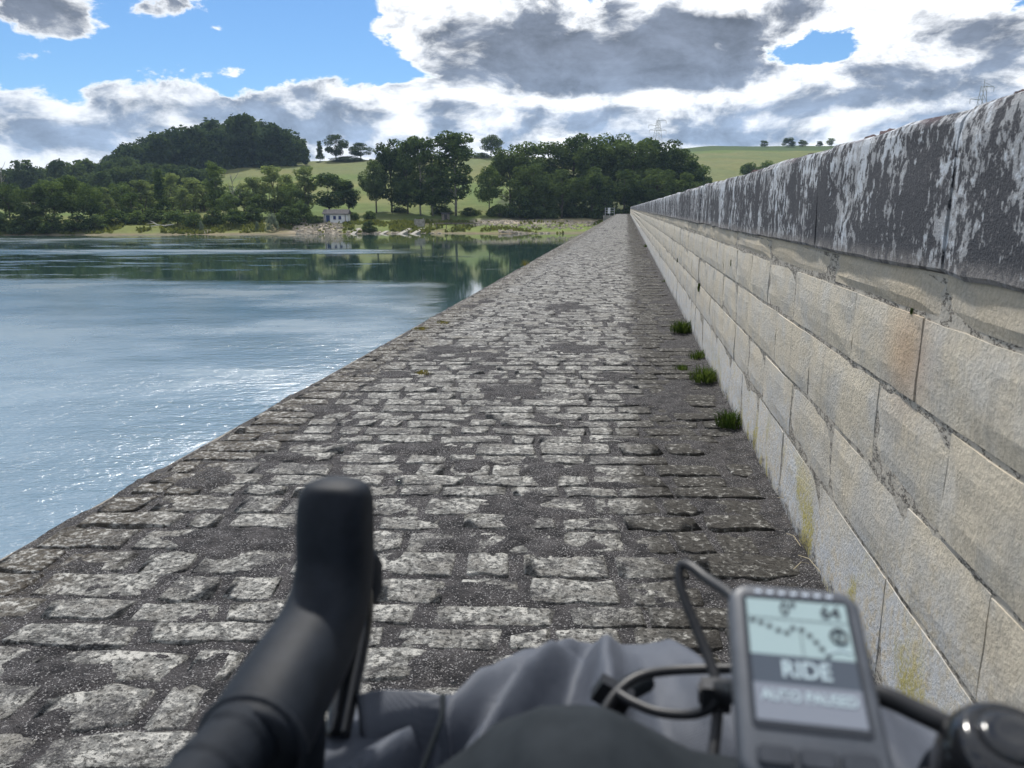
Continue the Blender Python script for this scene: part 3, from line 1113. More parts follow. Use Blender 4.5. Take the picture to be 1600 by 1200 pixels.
def crown_points(kind_, seed, n):
    """points and outward normals of a crown in a unit-height tree"""
    q = np.random.default_rng(seed)
    lobes = []
    if kind_ == 'round':
        for _ in range(34):
            th, h = q.random() * 6.283, q.random()
            rr = .30 * math.sqrt(max(.05, 1 - (2 * h - 1) ** 2)) * (.35 + .65 * q.random() ** .5)
            lobes.append((rr * math.cos(th), rr * math.sin(th), .30 + .58 * h, q.uniform(.07, .135)))
    elif kind_ == 'grove':
        for _ in range(46):
            th, h = q.random() * 6.283, q.random()
            rr = .22 * (1 - .45 * h) * (.3 + .7 * q.random() ** .5)
            lobes.append((rr * math.cos(th), rr * math.sin(th), .12 + .78 * h, q.uniform(.055, .115)))
    elif kind_ == 'tall':
        for _ in range(44):
            th, h = q.random() * 6.283, q.random()
            rr = .125 * (1.0 - .35 * abs(2 * h - 1)) * (.3 + .9 * q.random())
            lobes.append((rr * math.cos(th), rr * math.sin(th), .18 + .76 * h, q.uniform(.040, .085)))
    elif kind_ == 'feather':
        for _ in range(64):
            th, h = q.random() * 6.283, q.random() ** .8
            rr = .19 * (.55 + .45 * math.sin(h * 3.0)) * (.15 + .9 * q.random())
            lobes.append((rr * math.cos(th), rr * math.sin(th), .16 + .76 * h, q.uniform(.032, .075)))
    elif kind_ == 'cone':
        for _ in range(40):
            th, h = q.random() * 6.283, q.random()
            rr = .17 * (1.05 - h) * (.3 + .8 * q.random())
            lobes.append((rr * math.cos(th), rr * math.sin(th), .12 + .82 * h, q.uniform(.045, .075)))
    else:   # bush
        for _ in range(30):
            th, h = q.random() * 6.283, q.random()
            rr = .55 * math.sqrt(max(.05, 1 - h ** 2)) * (.2 + .8 * q.random() ** .5)
            lobes.append((rr * math.cos(th), rr * math.sin(th), .08 + .74 * h, q.uniform(.12, .22)))
    lb = np.array(lobes)
    w = lb[:, 3] ** 2
    idx = q.choice(len(lb), n, p=w / w.sum())
    d = q.normal(size=(n, 3))
    d /= np.linalg.norm(d, axis=1)[:, None]
    rad = lb[idx, 3] * (.55 + .55 * q.random(n) ** .6)
    pts = lb[idx, :3] + d * rad[:, None] * np.array([1, 1, .85])
    return pts, d + np.array([0, 0, .25]), lb


def crown_mesh(kind_, seed, n, size, m):
    p, nn, lb = crown_points(kind_, seed, n)
    v, f = leaf_quads(p, nn, size, np.random.default_rng(seed + 1))
    return mesh('crown', v, f, m), lb


def trunk_mesh(lb, seed, r0, m, low=.0, multi=1):
    q = random.Random(seed)
    mb = MB()
    for s in range(multi):
        ox, oy = (q.uniform(-.05, .05), q.uniform(-.05, .05)) if multi > 1 else (0, 0)
        pts = [(ox, oy, -.03), (ox * 1.2 + q.uniform(-.01, .01), oy * 1.2, .2), (ox * 1.8 + q.uniform(-.02, .02), oy * 1.8 + q.uniform(-.02, .02), .5), (ox * 2.2, oy * 2.2, .82)]
        mb.tube(pts, [r0, r0 * .75, r0 * .45, r0 * .12], 7)
    for k in q.sample(range(len(lb)), 11):
        x, y, z, _ = lb[k]
        z0 = max(.12, z * .62)
        mb.tube([(0, 0, z0), (x * .45, y * .45, z0 + (z - z0) * .6), (x, y, z)], [r0 * .42, r0 * .28, r0 * .08], 5)
    return mesh('trunk', mb.v, mb.f, m, True)


KINDS = {}


def make_kind(key, kind_, seed, n, size, leaf, r0=.016, bark='bark', multi=1):
    cm, lb = crown_mesh(kind_, seed, n, size, M[leaf])
    KINDS[key] = (cm, trunk_mesh(lb, seed + 5, r0, M[bark], multi=multi))


for s in range(4):
    make_kind('oak%d' % s, 'round', 20 + s, 5200, .017, 'leaf_dark', .020)
    make_kind('grove%d' % s, 'grove', 40 + s, 7000, .015, 'leaf_dark' if s % 2 else 'leaf_mid', .013)
    make_kind('mid%d' % s, 'round', 60 + s, 4600, .018, 'leaf_mid', .016)
for s in range(3):
    make_kind('tall%d' % s, 'tall', 80 + s, 4800, .0135, 'leaf_mid', .011, 'bark_pale')
    make_kind('feather%d' % s, 'feather', 90 + s, 4600, .0140, 'leaf_pale', .010, 'bark', 3)
    make_kind('bush%d' % s, 'bush', 100 + s, 2600, .040, 'leaf_mid', .03)
make_kind('cone0', 'cone', 120, 3600, .017, 'leaf_mid', .012)
make_kind('bushd0', 'bush', 130, 2600, .040, 'leaf_dark', .03)
make_kind('silver0', 'bush', 131, 2400, .036, 'leaf_silver', .03)
make_kind('pale0', 'bush', 132, 2400, .042, 'leaf_pale', .03)


def tree(name, key, px, top, depth, width_px, label, cat='tree', group=None, rz=None):
    """stand a tree at a bearing and depth; its height from the surveyed top"""
    x, y = place(px, depth)
    z = tz(x, y)
    d = ray(px, top)
    k = depth / (-d[0] * math.sin(YAW) + d[1] * math.cos(YAW))
    h = CAM_H + d[2] * k - z
    w = width_px / 1200 * depth * .975
    nat = {'oak': .74, 'gro': .50, 'mid': .74, 'tal': .32, 'fea': .46, 'bus': 1.3, 'sil': 1.3, 'pal': 1.3, 'con': .38}[key[:3]]
    o = empty(name, label, cat, (x, y, z - .05), random.uniform(0, 6.28) if rz is None else rz, group)
    o.scale = (w / nat, w / nat, h)
    cm, tmn = KINDS[key]
    obj('crown', cm, o)
    obj('trunk', tmn, o)
    return o


# ------------------------------------------------------------------ trees, each where it stands
# the tall row behind the boat ramps
T = tree
T('broadleaf_tree', 'oak0', 588, 246, 199, 52, 'rounded dark tree at the near-water end of the tall row behind the ramps')
T('broadleaf_tree', 'grove1', 612, 213, 203, 58, 'tall dark broad tree standing just right of the white hut')
T('broadleaf_tree', 'grove0', 637, 211, 200, 50, 'tall green tree, second big crown right of the white hut')
T('broadleaf_tree', 'tall0', 657, 209, 198, 46, 'slim tall tree directly above the grey block on the shore')
T('broadleaf_tree', 'tall1', 676, 214, 197, 44, 'slim pale-trunked tree between the tallest tree and its slim neighbour')
T('broadleaf_tree', 'tall2', 712, 199, 196, 66, 'tallest slender tree of the lakeshore row, standing above the long rail')
T('broadleaf_tree', 'feather1', 693, 250, 204, 46, 'thin leafy young tree close beside the tallest slender tree')
T('broadleaf_tree', 'mid1', 764, 257, 196, 46, 'small bright-edged tree standing alone left of the dense grove')
# on the ridge
T('conifer_tree', 'cone0', 504, 219, 345, 17, 'narrow dark conifer on the ridge beside a round tree')
T('broadleaf_tree', 'oak1', 529, 207, 345, 42, 'round dark tree alone on the ridge right of the hilltop wood')
T('broadleaf_tree', 'oak2', 567, 222, 345, 42, 'low spreading tree on the ridge, right of the round one')
T('broadleaf_tree', 'oak3', 768, 209, 348, 40, 'round dark tree on the skyline left of the grove')
T('hedge_bush', 'bushd0', 752, 237, 347, 34, 'dark hedge bush under the skyline tree, its left side', 'bush')
T('hedge_bush', 'bushd0', 783, 239, 347, 26, 'dark hedge bush under the skyline tree, its right side', 'bush')
T('hedge_bush', 'bushd0', 548, 243, 345, 60, 'low dark scrub between the two ridge trees', 'bush')
# grove at the far end of the dam
GR = [(797, 222, 204, 62), (826, 219, 208, 60), (866, 216, 212, 62), (896, 206, 214, 54), (926, 209, 206, 64), (956, 204, 212, 60), (989, 214, 207, 62), (1008, 211, 216, 56), (1041, 214, 206, 62), (1064, 228, 210, 58)]
GL = ['leftmost tall tree of the dark grove beyond the dam', 'second tall tree from the left end of the dark grove', 'broad crown in the left half of the dark grove', 'narrow high crown in the left half of the dark grove',
      'bright green rounded crown in the middle of the dark grove', 'highest crown of the dark grove, near its middle', 'dark crown directly above the far end of the dam', 'crown just left of the distant pylon above the grove',
      'crown just right of the distant pylon above the grove', 'sloping crown near the right end of the dark grove']
for i, (px, tp, dp, w) in enumerate(GR):
    T('grove_tree', 'grove%d' % ((i + 1) % 4), px, tp, dp, w * 1.12, GL[i], 'tree', 'dense grove at the end of the dam')
T('grove_tree', 'mid2', 1089, 252, 208, 52, 'low rounded tree closing the right end of the dark grove', 'tree', 'dense grove at the end of the dam')
FR = [(830, 250, 195, 72, 'oak1', 'bulky rounded tree in front of the left half of the dark grove'), (878, 262, 193, 60, 'oak2', 'lower dark tree in front of the grove above the stony bank'),
      (925, 258, 192, 62, 'oak3', 'lower dark tree in front of the grove above the dam-end railing'), (975, 262, 193, 66, 'oak0', 'lower dark tree straight above the far end of the path'),
      (1025, 258, 194, 66, 'oak1', 'lower dark tree behind the far end of the parapet'), (1068, 268, 195, 60, 'oak2', 'lower dark tree behind the parapet at the grove right end')]
for (px, tp, dp, w, key, lb) in FR:
    T('grove_tree', key, px, tp, dp, w, lb, 'tree', 'dense grove at the end of the dam')
for i, px in enumerate((812, 850, 900, 945, 1000, 1045, 1085)):
    T('undergrowth_bush', 'bushd0', px, 300, 191 + (i % 3) * 2, 58, 'dark undergrowth bush beneath the grove beyond the dam, ' + ('leftmost', 'second from left', 'third from left', 'middle one', 'third from right', 'second from right', 'rightmost')[i], 'bush', 'undergrowth beneath the grove')
# left of the row: trees of the shore pasture
T('broadleaf_tree', 'mid3', 515, 269, 190, 84, 'broad dark spreading tree standing over the white hut')
T('broadleaf_tree', 'oak2', 545, 282, 193, 40, 'dark tree tight against the right side of the spreading hut tree')
T('broadleaf_tree', 'feather0', 478, 255, 192, 46, 'light open-crowned tree left of the spreading hut tree')
T('broadleaf_tree', 'feather2', 428, 256, 188, 46, 'feathery many-stemmed tree above the silvery willow bush')
T('broadleaf_tree', 'feather1', 398, 274, 187, 40, 'loose pale tree just left of the feathery many-stemmed one')
T('broadleaf_tree', 'tall1', 341, 251, 190, 38, 'slender light-topped tree standing alone in the pasture')
T('broadleaf_tree', 'feather0', 300, 274, 196, 44, 'pale loose tree left of the slender pasture tree')
T('broadleaf_tree', 'feather2', 272, 268, 200, 36, 'pale loose tree beside the narrow dark conifer-like one')
T('conifer_tree', 'cone0', 251, 262, 188, 30, 'narrow upright dark tree above the driftwood')
T('broadleaf_tree', 'feather1', 222, 279, 192, 44, 'pale ragged tree left of the narrow upright one')
T('broadleaf_tree', 'mid0', 193, 282, 190, 48, 'ragged green tree at the right edge of the left shore wood')
T('broadleaf_tree', 'mid1', 455, 285, 187, 44, 'dense low tree beneath the light open-crowned one')
T('broadleaf_tree', 'mid2', 405, 300, 184, 40, 'low green tree behind the silvery willow bush')
T('broadleaf_tree', 'mid0', 370, 296, 198, 44, 'low green tree behind the bare dead tree')
# left shore wood, front crowns
LS = [(-30, 282, 168, 74, 'mid0'), (14, 284, 170, 62, 'mid1'), (52, 288, 167, 64, 'oak1'), (84, 276, 170, 66, 'mid2'), (112, 272, 174, 58, 'mid3'), (142, 284, 171, 52, 'mid0')]
LL = ['rounded green tree cut by the left picture edge on the shore', 'first whole rounded tree on the left shore', 'dark rounded tree second on the left shore', 'big green crown in the middle of the left shore trees',
      'highest green crown of the left shore trees', 'last rounded crown of the left shore trees before the pale ragged ones']
for (px, tp, dp, w, key), lb in zip(LS, LL):
    T('shore_tree', key, px, tp, dp, w, lb, 'tree', 'rounded trees on the left shore')
LB = [(-10, 326, 164, 66), (36, 328, 164, 58), (78, 330, 164, 56), (118, 330, 165, 50)]
for k, (px, tp, dp, w) in enumerate(LB):
    T('shore_bush', 'bushd0', px, tp, dp, w, 'dark bush at the foot of the rounded left shore trees, ' + ('cut by the picture edge', 'second from left', 'third from left', 'rightmost of them')[k], 'bush', 'bushes under the left shore trees')
# shrubs along the pasture shore
SB = [(150, 333, 167, 40, 'bush0', 'round green shrub at the right end of the left shore trees'), (178, 325, 171, 46, 'bush1', 'green shrub below the pale ragged tree'),
      (210, 326, 172, 40, 'bush2', 'green shrub left of the bleached driftwood'), (238, 322, 174, 40, 'bushd0', 'dark shrub behind the bleached driftwood'), (275, 326, 172, 44, 'bush0', 'shrub just right of the bleached driftwood'),
      (302, 330, 171, 36, 'bush1', 'shrub between the driftwood and the slender pasture tree'), (332, 322, 173, 40, 'bushd0', 'dark shrub at the foot of the slender pasture tree'), (366, 324, 173, 44, 'bush2', 'shrub below the bare dead tree'),
      (392, 318, 176, 40, 'bushd0', 'dark shrub left of the silvery willow bush'), (448, 318, 176, 50, 'bushd0', 'dark shrub right of the silvery willow bush'), (470, 312, 180, 40, 'bush1', 'green shrub between willow bush and hut tree'),
      (492, 334, 178, 28, 'bushd0', 'small dark shrub left of the white hut'), (551, 330, 186, 22, 'bush0', 'small shrub right of the white hut'), (575, 341, 172, 26, 'bushd0', 'round dark bush on the bank between hut and ramps'),
      (578, 328, 186, 24, 'bush2', 'small dark shrub at the trunk left of the row'), (735, 322, 197, 40, 'bushd0', 'dark shrub right of the tallest slender tree'), (780, 318, 194, 46, 'bush1', 'bright shrub at the left foot of the grove'),
      (690, 318, 201, 40, 'bushd0', 'dark shrub left of the tallest slender tree'), (625, 322, 204, 30, 'bushd0', 'dark shrub between trunks above the ramps'),
      (250, 300, 215, 80, 'bushd0', 'dark hedge mass behind the narrow upright tree'), (315, 300, 216, 70, 'bushd0', 'dark hedge mass left of the slender pasture tree')]
for (px, tp, dp, w, key, lb) in SB:
    T('shore_shrub', key, px, tp, dp, w, lb, 'bush')
for (px, tp, dp, w, key, lb) in [(160, 290, 182, 40, 'feather0', 'pale tree between the left shore trees and the ragged ones'), (236, 286, 197, 36, 'feather2', 'pale thin tree behind the driftwood shrubs'), (286, 292, 188, 34, 'feather1', 'short pale tree below the pale loose ones'),
                                 (318, 288, 202, 40, 'feather2', 'pale tree close left of the slender pasture tree'), (384, 284, 200, 34, 'feather0', 'thin pale tree right of the bare dead tree'), (448, 270, 198, 36, 'feather1', 'pale tree between the feathery and the open-crowned trees'),
                                 (358, 302, 184, 40, 'mid1', 'low leafy tree under the bare dead tree'), (205, 300, 180, 40, 'mid3', 'low leafy tree under the pale ragged tree')]:
    T('pasture_tree', key, px, tp, dp, w, lb)
for (px, tp, dp, w, lb) in [(262, 312, 205, 70, 'pale bush thicket behind the driftwood shrubs'), (330, 308, 208, 60, 'pale bush thicket left of the dead tree'), (182, 312, 186, 50, 'pale bush thicket under the ragged trees'), (440, 306, 190, 50, 'pale bush thicket behind the silvery willow')]:
    T('thicket_bush', 'pale0', px, tp, dp, w, lb, 'bush')
T('willow_bush', 'silver0', 423, 332, 170, 24, 'rounded silvery willow bush by the water', 'bush')
T('willow_bush', 'silver0', 400, 345, 169, 9, 'tiny silvery willow sapling left of the willow bush', 'bush')
T('willow_bush', 'silver0', 312, 344, 168, 9, 'tiny silvery sapling on the shore below the slender tree', 'bush')
# distant trees on the right skyline
T('far_tree', 'grove0', 1187, 219, 505, 13, 'smallest tree on the right-hand crop skyline')
T('far_tree', 'grove1', 1225, 214, 505, 20, 'round dark tree on the right-hand skyline above the parapet')
T('far_tree', 'grove2', 1246, 218, 505, 15, 'smaller tree just right of the round skyline tree')
T('far_tree', 'grove3', 1272, 220, 505, 11, 'little tree on the skyline touching the parapet')
T('far_tree', 'feather0', 1289, 215, 505, 16, 'thin pale tree rising just behind the parapet')
T('hedge_bush', 'bush0', 1168, 252, 300, 36, 'green bush in the meadow, its top showing over the parapet', 'bush')
T('hedge_bush', 'bush1', 1195, 250, 300, 40, 'green bush beside the other one behind the parapet', 'bush')


# dead trees
def dead_tree(px, top, depth, label):
    x, y = place(px, depth)
    z = tz(x, y)
    d = ray(px, top)
    k = depth / (-d[0] * math.sin(YAW) + d[1] * math.cos(YAW))
    h = CAM_H + d[2] * k - z
    o = empty('dead_tree', label, 'tree', (x, y, z))
    q = random.Random(int(px))
    mb = MB()
    mb.tube([(0, 0, -.2), (.1, 0, h * .4), (-.15, 0, h * .98)], [.2, .13, .03], 6)
    mb.build('trunk', M['bark_pale'], o)
    for k in range(14):
        t = q.uniform(.3, .9)
        a = q.uniform(0, 6.28)
        L = q.uniform(.12, .3) * h
        p0 = np.array([.0, 0, h * t])
        p1 = p0 + np.array([math.cos(a) * L * .5, math.sin(a) * L * .5, L * .7])
        p2 = p1 + np.array([math.cos(a) * L * .15, math.sin(a) * L * .2, L * .4])
        b = MB().tube([p0, p1, p2], [.08, .055, .02], 5)
        b.build('branch', M['bark_pale'], o)


dead_tree(366, 272, 186, 'bare dead tree with pale branches in the pasture')
dead_tree(8, 262, 215, 'bleached bare treetop at the far left above the shore trees')


# hill wood and the wood along the far-left ridge: crowns that run into one another
def wood(name, spots, label):
    FV, FF, off = [], [], 0
    q = np.random.default_rng(77)
    base = [crown_points('round' if k % 2 else 'grove', 700 + k, 1500)[:2] for k in range(6)]
    for i, (x, y, z, h, w) in enumerate(spots):
        p, n = base[i % 6]
        a = q.random() * 6.28
        c, s = math.cos(a), math.sin(a)
        pp = np.stack([(p[:, 0] * c - p[:, 1] * s) * w, (p[:, 0] * s + p[:, 1] * c) * w, p[:, 2] * h], 1) + np.array([x, y, z])
        v, f = leaf_quads(pp, n, .034 * h, q)
        FV.append(v)
        FF.append(f + off)
        off += len(v)
    o = obj(name, mesh(name, np.concatenate(FV), np.concatenate(FF), M['leaf_wood']))
    o['label'] = label
    o['category'] = 'wood'
    return kind(o, 'stuff')


def wood_spots(poly_top, x0, x1, d0, d1, n, seed, hmin=11, hmax=15, wk=1.0):
    q = random.Random(seed)
    out = []
    for k in range(n):
        px = x0 + (x1 - x0) * ((k + q.random()) / n)
        dp = q.uniform(d0, d1)
        x, y = place(px, dp)
        z = tz(x, y)
        top = float(np.interp(px, [a for a, b in poly_top], [b for a, b in poly_top]))
        zt = CAM_H + (325 - top) / 1200 * dp * 1.03
        h = min(q.uniform(hmin, hmax), max(4.0, zt - z))
        if q.random() < .5:
            h = max(5.0, min(zt - z, hmax * 1.5)) * q.uniform(.78, 1.06)
        h = max(5.0, min(h, (zt - z) * .97))
        out.append((x, y, z - .20 * h, h * 1.2, h * q.uniform(1.0, 1.4) * wk))
    return out


HT = [(140, 262), (182, 248), (205, 230), (225, 228), (250, 214), (272, 216), (290, 205), (318, 204), (340, 194), (362, 200), (388, 187), (408, 198), (425, 199), (452, 205), (470, 222), (490, 250)]
wood('hill_wood', wood_spots(HT, 172, 482, 318, 372, 100, 3, 10, 15), 'dark dense wood covering the hilltop behind the lake')
HT2 = [(-200, 262), (15, 262), (30, 250), (60, 250), (100, 252), (150, 251), (190, 248), (240, 250)]
wood('ridge_wood', wood_spots(HT2, -160, 235, 300, 345, 60, 4, 10, 14), 'dark wood strip along the low ridge at far left')
HT3 = [(130, 278), (200, 262), (240, 258), (300, 262), (340, 270)]
wood('slope_wood', wood_spots(HT3, 120, 335, 255, 300, 46, 6, 8, 12), 'dark trees filling the slope under the hilltop wood')

# ------------------------------------------------------------------ shore things
M['white_wall'] = m_noise('whitewash', (.62, .63, .64), (.74, .74, .73), 3, bump=.2)
M['blue_door'] = m_noise('blue_paint', (.03, .05, .13), (.05, .07, .17), 4, bump=.1)
M['roof'] = m_noise('dark_roof', (.035, .035, .04), (.08, .075, .08), 3)
M['concrete'] = m_noise('concrete', (.20, .19, .165), (.36, .34, .30), 1.5, bd=.03)
M['rubble'] = m_noise('rubble', (.20, .17, .13), (.46, .41, .33), 2.0, bd=.05)
M['drift'] = m_noise('driftwood', (.38, .36, .33), (.58, .55, .50), 3)
M['steel'] = m_noise('galvanised_steel', (.30, .31, .32), (.45, .46, .47), 10, rough=.55, bump=.1, spec=.5)
M['old_wood'] = m_noise('old_wood', (.10, .085, .07), (.24, .21, .18), 4)


def face_cam(x, y):
    return math.atan2(x, -y) * 0 + YAW


hx, hy = place(526, 181)
hz = tz(hx, hy) - .15
hut = empty('hut', 'small white hut with dark roof and blue door under the spreading tree', 'hut', (hx, hy, hz), YAW)
mb = MB().box((0, 0, 1.0), (5.4, 3.0, 2.3))
mb.build('wall', M['white_wall'], hut)
mb = MB()
mb.add([(-3.0, -1.9, 2.12), (3.0, -1.9, 2.12), (3.0, 1.9, 2.12), (-3.0, 1.9, 2.12), (-3.0, 0, 3.1), (3.0, 0, 3.1), (-3.0, -1.9, 2.0), (3.0, -1.9, 2.0), (3.0, 1.9, 2.0), (-3.0, 1.9, 2.0)],
       [(0, 1, 5, 4), (2, 3, 4, 5), (0, 4, 3), (1, 2, 5), (0, 6, 7, 1), (1, 7, 8, 2), (2, 8, 9, 3), (3, 9, 6, 0), (9, 8, 7, 6)])
mb.build('roof', M['roof'], hut)
MB().box((-1.75, -1.53, .85), (.85, .06, 1.9)).build('door', M['blue_door'], hut)
for wx in (-.25, .95):
    w_ = MB().box((wx, -1.53, 1.25), (.6, .06, .75)).build('window', M['blue_door'], hut)
    MB().box((wx, -1.55, .83), (.7, .1, .06)).build('sill', M['concrete'], w_)
for wx in (-2.45, 2.2):
    MB().box((wx, -1.53, 1.15), (.16, .05, 2.1)).build('corner_post', M['old_wood'], hut)


# boat ramps: long pale slabs running down the bank into the lake
def ramp(px0, d0, px1, d1, w, label):
    x0, y0 = place(px0, d0)
    x1, y1 = place(px1, d1)
    z0, z1 = tz(x0, y0) + .12, -4.25
    a, b = Vector((x0, y0, z0)), Vector((x1, y1, z1))
    d = (b - a)
    side = Vector((d.y, -d.x, 0)).normalized() * w / 2
    dn = Vector((0, 0, -.5))
    vs = [a + side, a - side, b - side, b + side, a + side + dn, a - side + dn, b - side + dn, b + side + dn]
    mb = MB().add(vs, [(0, 3, 2, 1), (0, 1, 5, 4), (1, 2, 6, 5), (2, 3, 7, 6), (3, 0, 4, 7)])
    tag(mb.build('boat_ramp', M['concrete']), label, 'ramp', 'boat ramps on the far shore')


ramp(560, 175, 548, 168, .9, 'short pale boat ramp left of the other ramps')
ramp(604, 174, 592, 168, .8, 'narrow pale boat ramp, second from the left')
ramp(642, 178, 622, 168, 1.0, 'long pale boat ramp left of the grey block')
ramp(660, 178, 642, 168, 1.0, 'long pale boat ramp right under the grey block')
ramp(678, 181, 672, 176, 1.2, 'short ramp at the left end of the long rail')
x, y = place(655, 180)
z = tz(x, y)
gb = empty('winch_block', 'grey concrete block with low parapet above the boat ramps', 'block', (x, y, z - .4), YAW)
MB().box((0, 0, .6), (2.3, 1.8, 1.9)).build('base', M['concrete'], gb)
MB().box((0, -.75, 1.68), (2.3, .2, .26)).build('parapet', M['concrete'], gb)
MB().box((-1.0, .2, 1.75), (.12, .12, .4)).build('post', M['steel'], gb)
MB().box((.9, .2, 1.80), (.12, .12, .5)).build('post', M['steel'], gb)
x, y = place(696, 190)
sh = empty('shed', 'tiny grey wooden shed at the foot of the tallest tree', 'shed', (x, y, tz(x, y) - .1), YAW)
MB().box((0, 0, .75), (1.8, 1.6, 1.5)).build('wall', M['old_wood'], sh)
MB().box((0, 0, 1.56), (2.1, 1.9, .1), Matrix.Rotation(.12, 3, 'X')).build('roof', M['roof'], sh)
MB().box((.1, -.83, .65), (.7, .05, 1.3)).build('door', M['roof'], sh)
# long low rail (mooring beam)
x, y = place(712, 177)
z = tz(x, y)
rl = empty('mooring_rail', 'long low timber rail on the bank right of the ramps', 'rail', (x, y, z), YAW)
MB().box((0, 0, .75), (9.4, .18, .22)).build('beam', M['old_wood'], rl)
for k in range(5):
    MB().box((-4.4 + k * 2.2, .12, .1), (.16, .1, 1.5)).build('post', M['old_wood'], rl)

# driftwood
x, y = place(247, 168)
z = tz(x, y)
dw = empty('driftwood', 'bleached forked branch lying on the left shore', 'driftwood', (x, y, z + .15), YAW)
MB().tube([(-2.4, 0, 0), (-.5, .1, .35), (1.0, 0, .2), (2.9, .2, .5)], [.05, .13, .16, .09], 6).build('trunk', M['drift'], dw)
MB().tube([(-.5, .1, .35), (-1.4, .0, 1.0), (-2.1, 0, 1.25)], [.1, .07, .02], 5).build('branch', M['drift'], dw)
MB().tube([(-.2, .1, .3), (-1.6, .3, .75), (-2.9, .2, .55)], [.08, .05, .02], 5).build('branch', M['drift'], dw)

# stones thrown along the bank
q = np.random.default_rng(5)
FV, FF, off = [], [], 0
for (pa, pb, da, db_, n, smin, smax) in [(460, 530, 168, 179, 230, .18, .55), (740, 935, 177, 186, 620, .10, .32), (780, 860, 171, 173, 110, .15, .40), (540, 690, 167, 174, 150, .12, .4), (310, 330, 166, 168, 14, .2, .5)]:
    for k in range(n):
        px = q.uniform(pa, pb)
        dp = q.uniform(da, db_)
        x, y = place(px, dp)
        z = tz(x, y)
        s = q.uniform(smin, smax)
        v = box_v * np.array([2 * s * q.uniform(.6, 1.6), 2 * s * q.uniform(.6, 1.2), 1])
        v[:, 2] = np.where(box_v[:, 2] < -.01, -.2, s * q.uniform(.3, .7))
        v = v + q.normal(size=v.shape) * s * .12
        a = q.random() * 6.28
        FV.append(np.stack([x + v[:, 0] * math.cos(a) - v[:, 1] * math.sin(a), y + v[:, 0] * math.sin(a) + v[:, 1] * math.cos(a), z + v[:, 2]], 1))
        FF.append(box_f + off)
        off += 8
o = kind(obj('rubble', mesh('rubble', np.concatenate(FV), np.concatenate(FF), M['rubble'])), 'stuff')
o['label'] = 'pale stones strewn along the far bank'

# reeds and rough grass on the bank
FV, off = [], 0
P_ = []
for k in range(9000):
    px = q.uniform(-40, 945)
    s0 = q.uniform(1.5, 14)
    dp = float(np.interp(px, SHORE_P, SHORE_D)) + s0
    if (455 < px < 535 and q.random() < .9) or (735 < px < 935 and s0 > 6 and q.random() < .9) or vnoise(px * .05, s0 * .3, 8) < .45:
        continue
    x, y = place(px, dp)
    P_.append((x, y, q.uniform(.25, .75)))
P_ = np.array(P_)
zz = terrain_z(P_[:, 0], P_[:, 1])
n = len(P_)
a = q.random(n) * 6.28
hw = .35
dxv = np.stack([np.cos(a), np.sin(a), a * 0], 1) * hw
b0 = np.stack([P_[:, 0], P_[:, 1], zz - .05], 1)
lean = np.stack([q.normal(size=n) * .12, q.normal(size=n) * .12, P_[:, 2]], 1)
v = np.stack([b0 - dxv, b0 + dxv, b0 + dxv * .5 + lean, b0 - dxv * .5 + lean], 1).reshape(-1, 3)
M['rough_grass'] = m_leaf('rough_grass', (.07, .095, .03), (.17, .18, .06), .4)
o = kind(obj('rough_grass', mesh('rough_grass', v, np.arange(4 * n).reshape(n, 4), M['rough_grass'])), 'stuff')
o['label'] = 'rough grass and weeds on the far bank'

# ------------------------------------------------------------------ railing at the far end of the dam
rx, ry = -3.35, 158.0
rl = empty('railing', 'small pale metal railing at the far end of the path', 'railing', (rx, ry, -.2))
for k in range(3):
    MB().box((-.9 + .9 * k, 0, .75), (.12, .12, 1.6)).build('post', M['steel'], rl)
for zz_ in (.55, 1.0, 1.45):
    MB().box((0, -.07, zz_), (1.9, .05, .07)).build('rail', M['steel'], rl)
MB().box((-.15, -.12, .95), (.5, .03, 1.1)).build('sign_plate', M['white_wall'], rl)
MB().box((0, 0, -.6), (2.6, 1.0, 1.2)).build('footing', M['concrete'], rl)


# ------------------------------------------------------------------ pylons
def pylon(px, top, depth, label):
    x, y = place(px, depth)
    z = tz(x, y)
    d = ray(px, top)
    k = depth / (-d[0] * math.sin(YAW) + d[1] * math.cos(YAW))
    h = CAM_H + d[2] * k - z
    o = empty('pylon', label, 'pylon', (x, y, z), YAW + .25, 'power pylons behind the hill')
    mb = MB()
    t = .10
    lv = [0, .2, .36, .5, .62, .70, .78, .86, .94]
    def half(u):
        return (1 - u) * 2.2 + .5
    for sx in (-1, 1):
        for sy in (-1, 1):
            mb.tube([(sx * half(u), sy * half(u), u * h) for u in lv], t, 4)
    for u0, u1 in zip(lv[:-1], lv[1:]):
        a, b = half(u0), half(u1)
        for s in (-1, 1):
            mb.tube([(-a, s * a, u0 * h), (b, s * b, u1 * h)], t * .6, 4)
            mb.tube([(a, s * a, u0 * h), (-b, s * b, u1 * h)], t * .6, 4)
            mb.tube([(s * a, -a, u0 * h), (s * b, b, u1 * h)], t * .6, 4)
    mb.tube([(0, 0, .92 * h), (0, 0, h)], t, 4)
    mb.build('tower', M['steel'], o)
    for u, L, sd_ in ((.93, 4.6, 1), (.80, 5.4, -1), (.67, 4.8, 1), (.67, 4.8, -1)):
        am = MB()
        c = half(u)
        am.tube([(0, c, u * h), (sd_ * L, 0, u * h)], t * .8, 4)
        am.tube([(0, -c, u * h), (sd_ * L, 0, u * h)], t * .8, 4)
        am.tube([(0, 0, u * h + 1.4), (sd_ * L, 0, u * h)], t * .7, 4)
        am.tube([(sd_ * L, 0, u * h), (sd_ * L, 0, u * h - 1.6)], t * .9, 4)
        am.build('arm', M['steel'], o)


pylon(1023, 184, 430, 'lattice power pylon rising behind the dark grove')
pylon(1513, 124, 300, 'lattice power pylon showing above the coping at right')

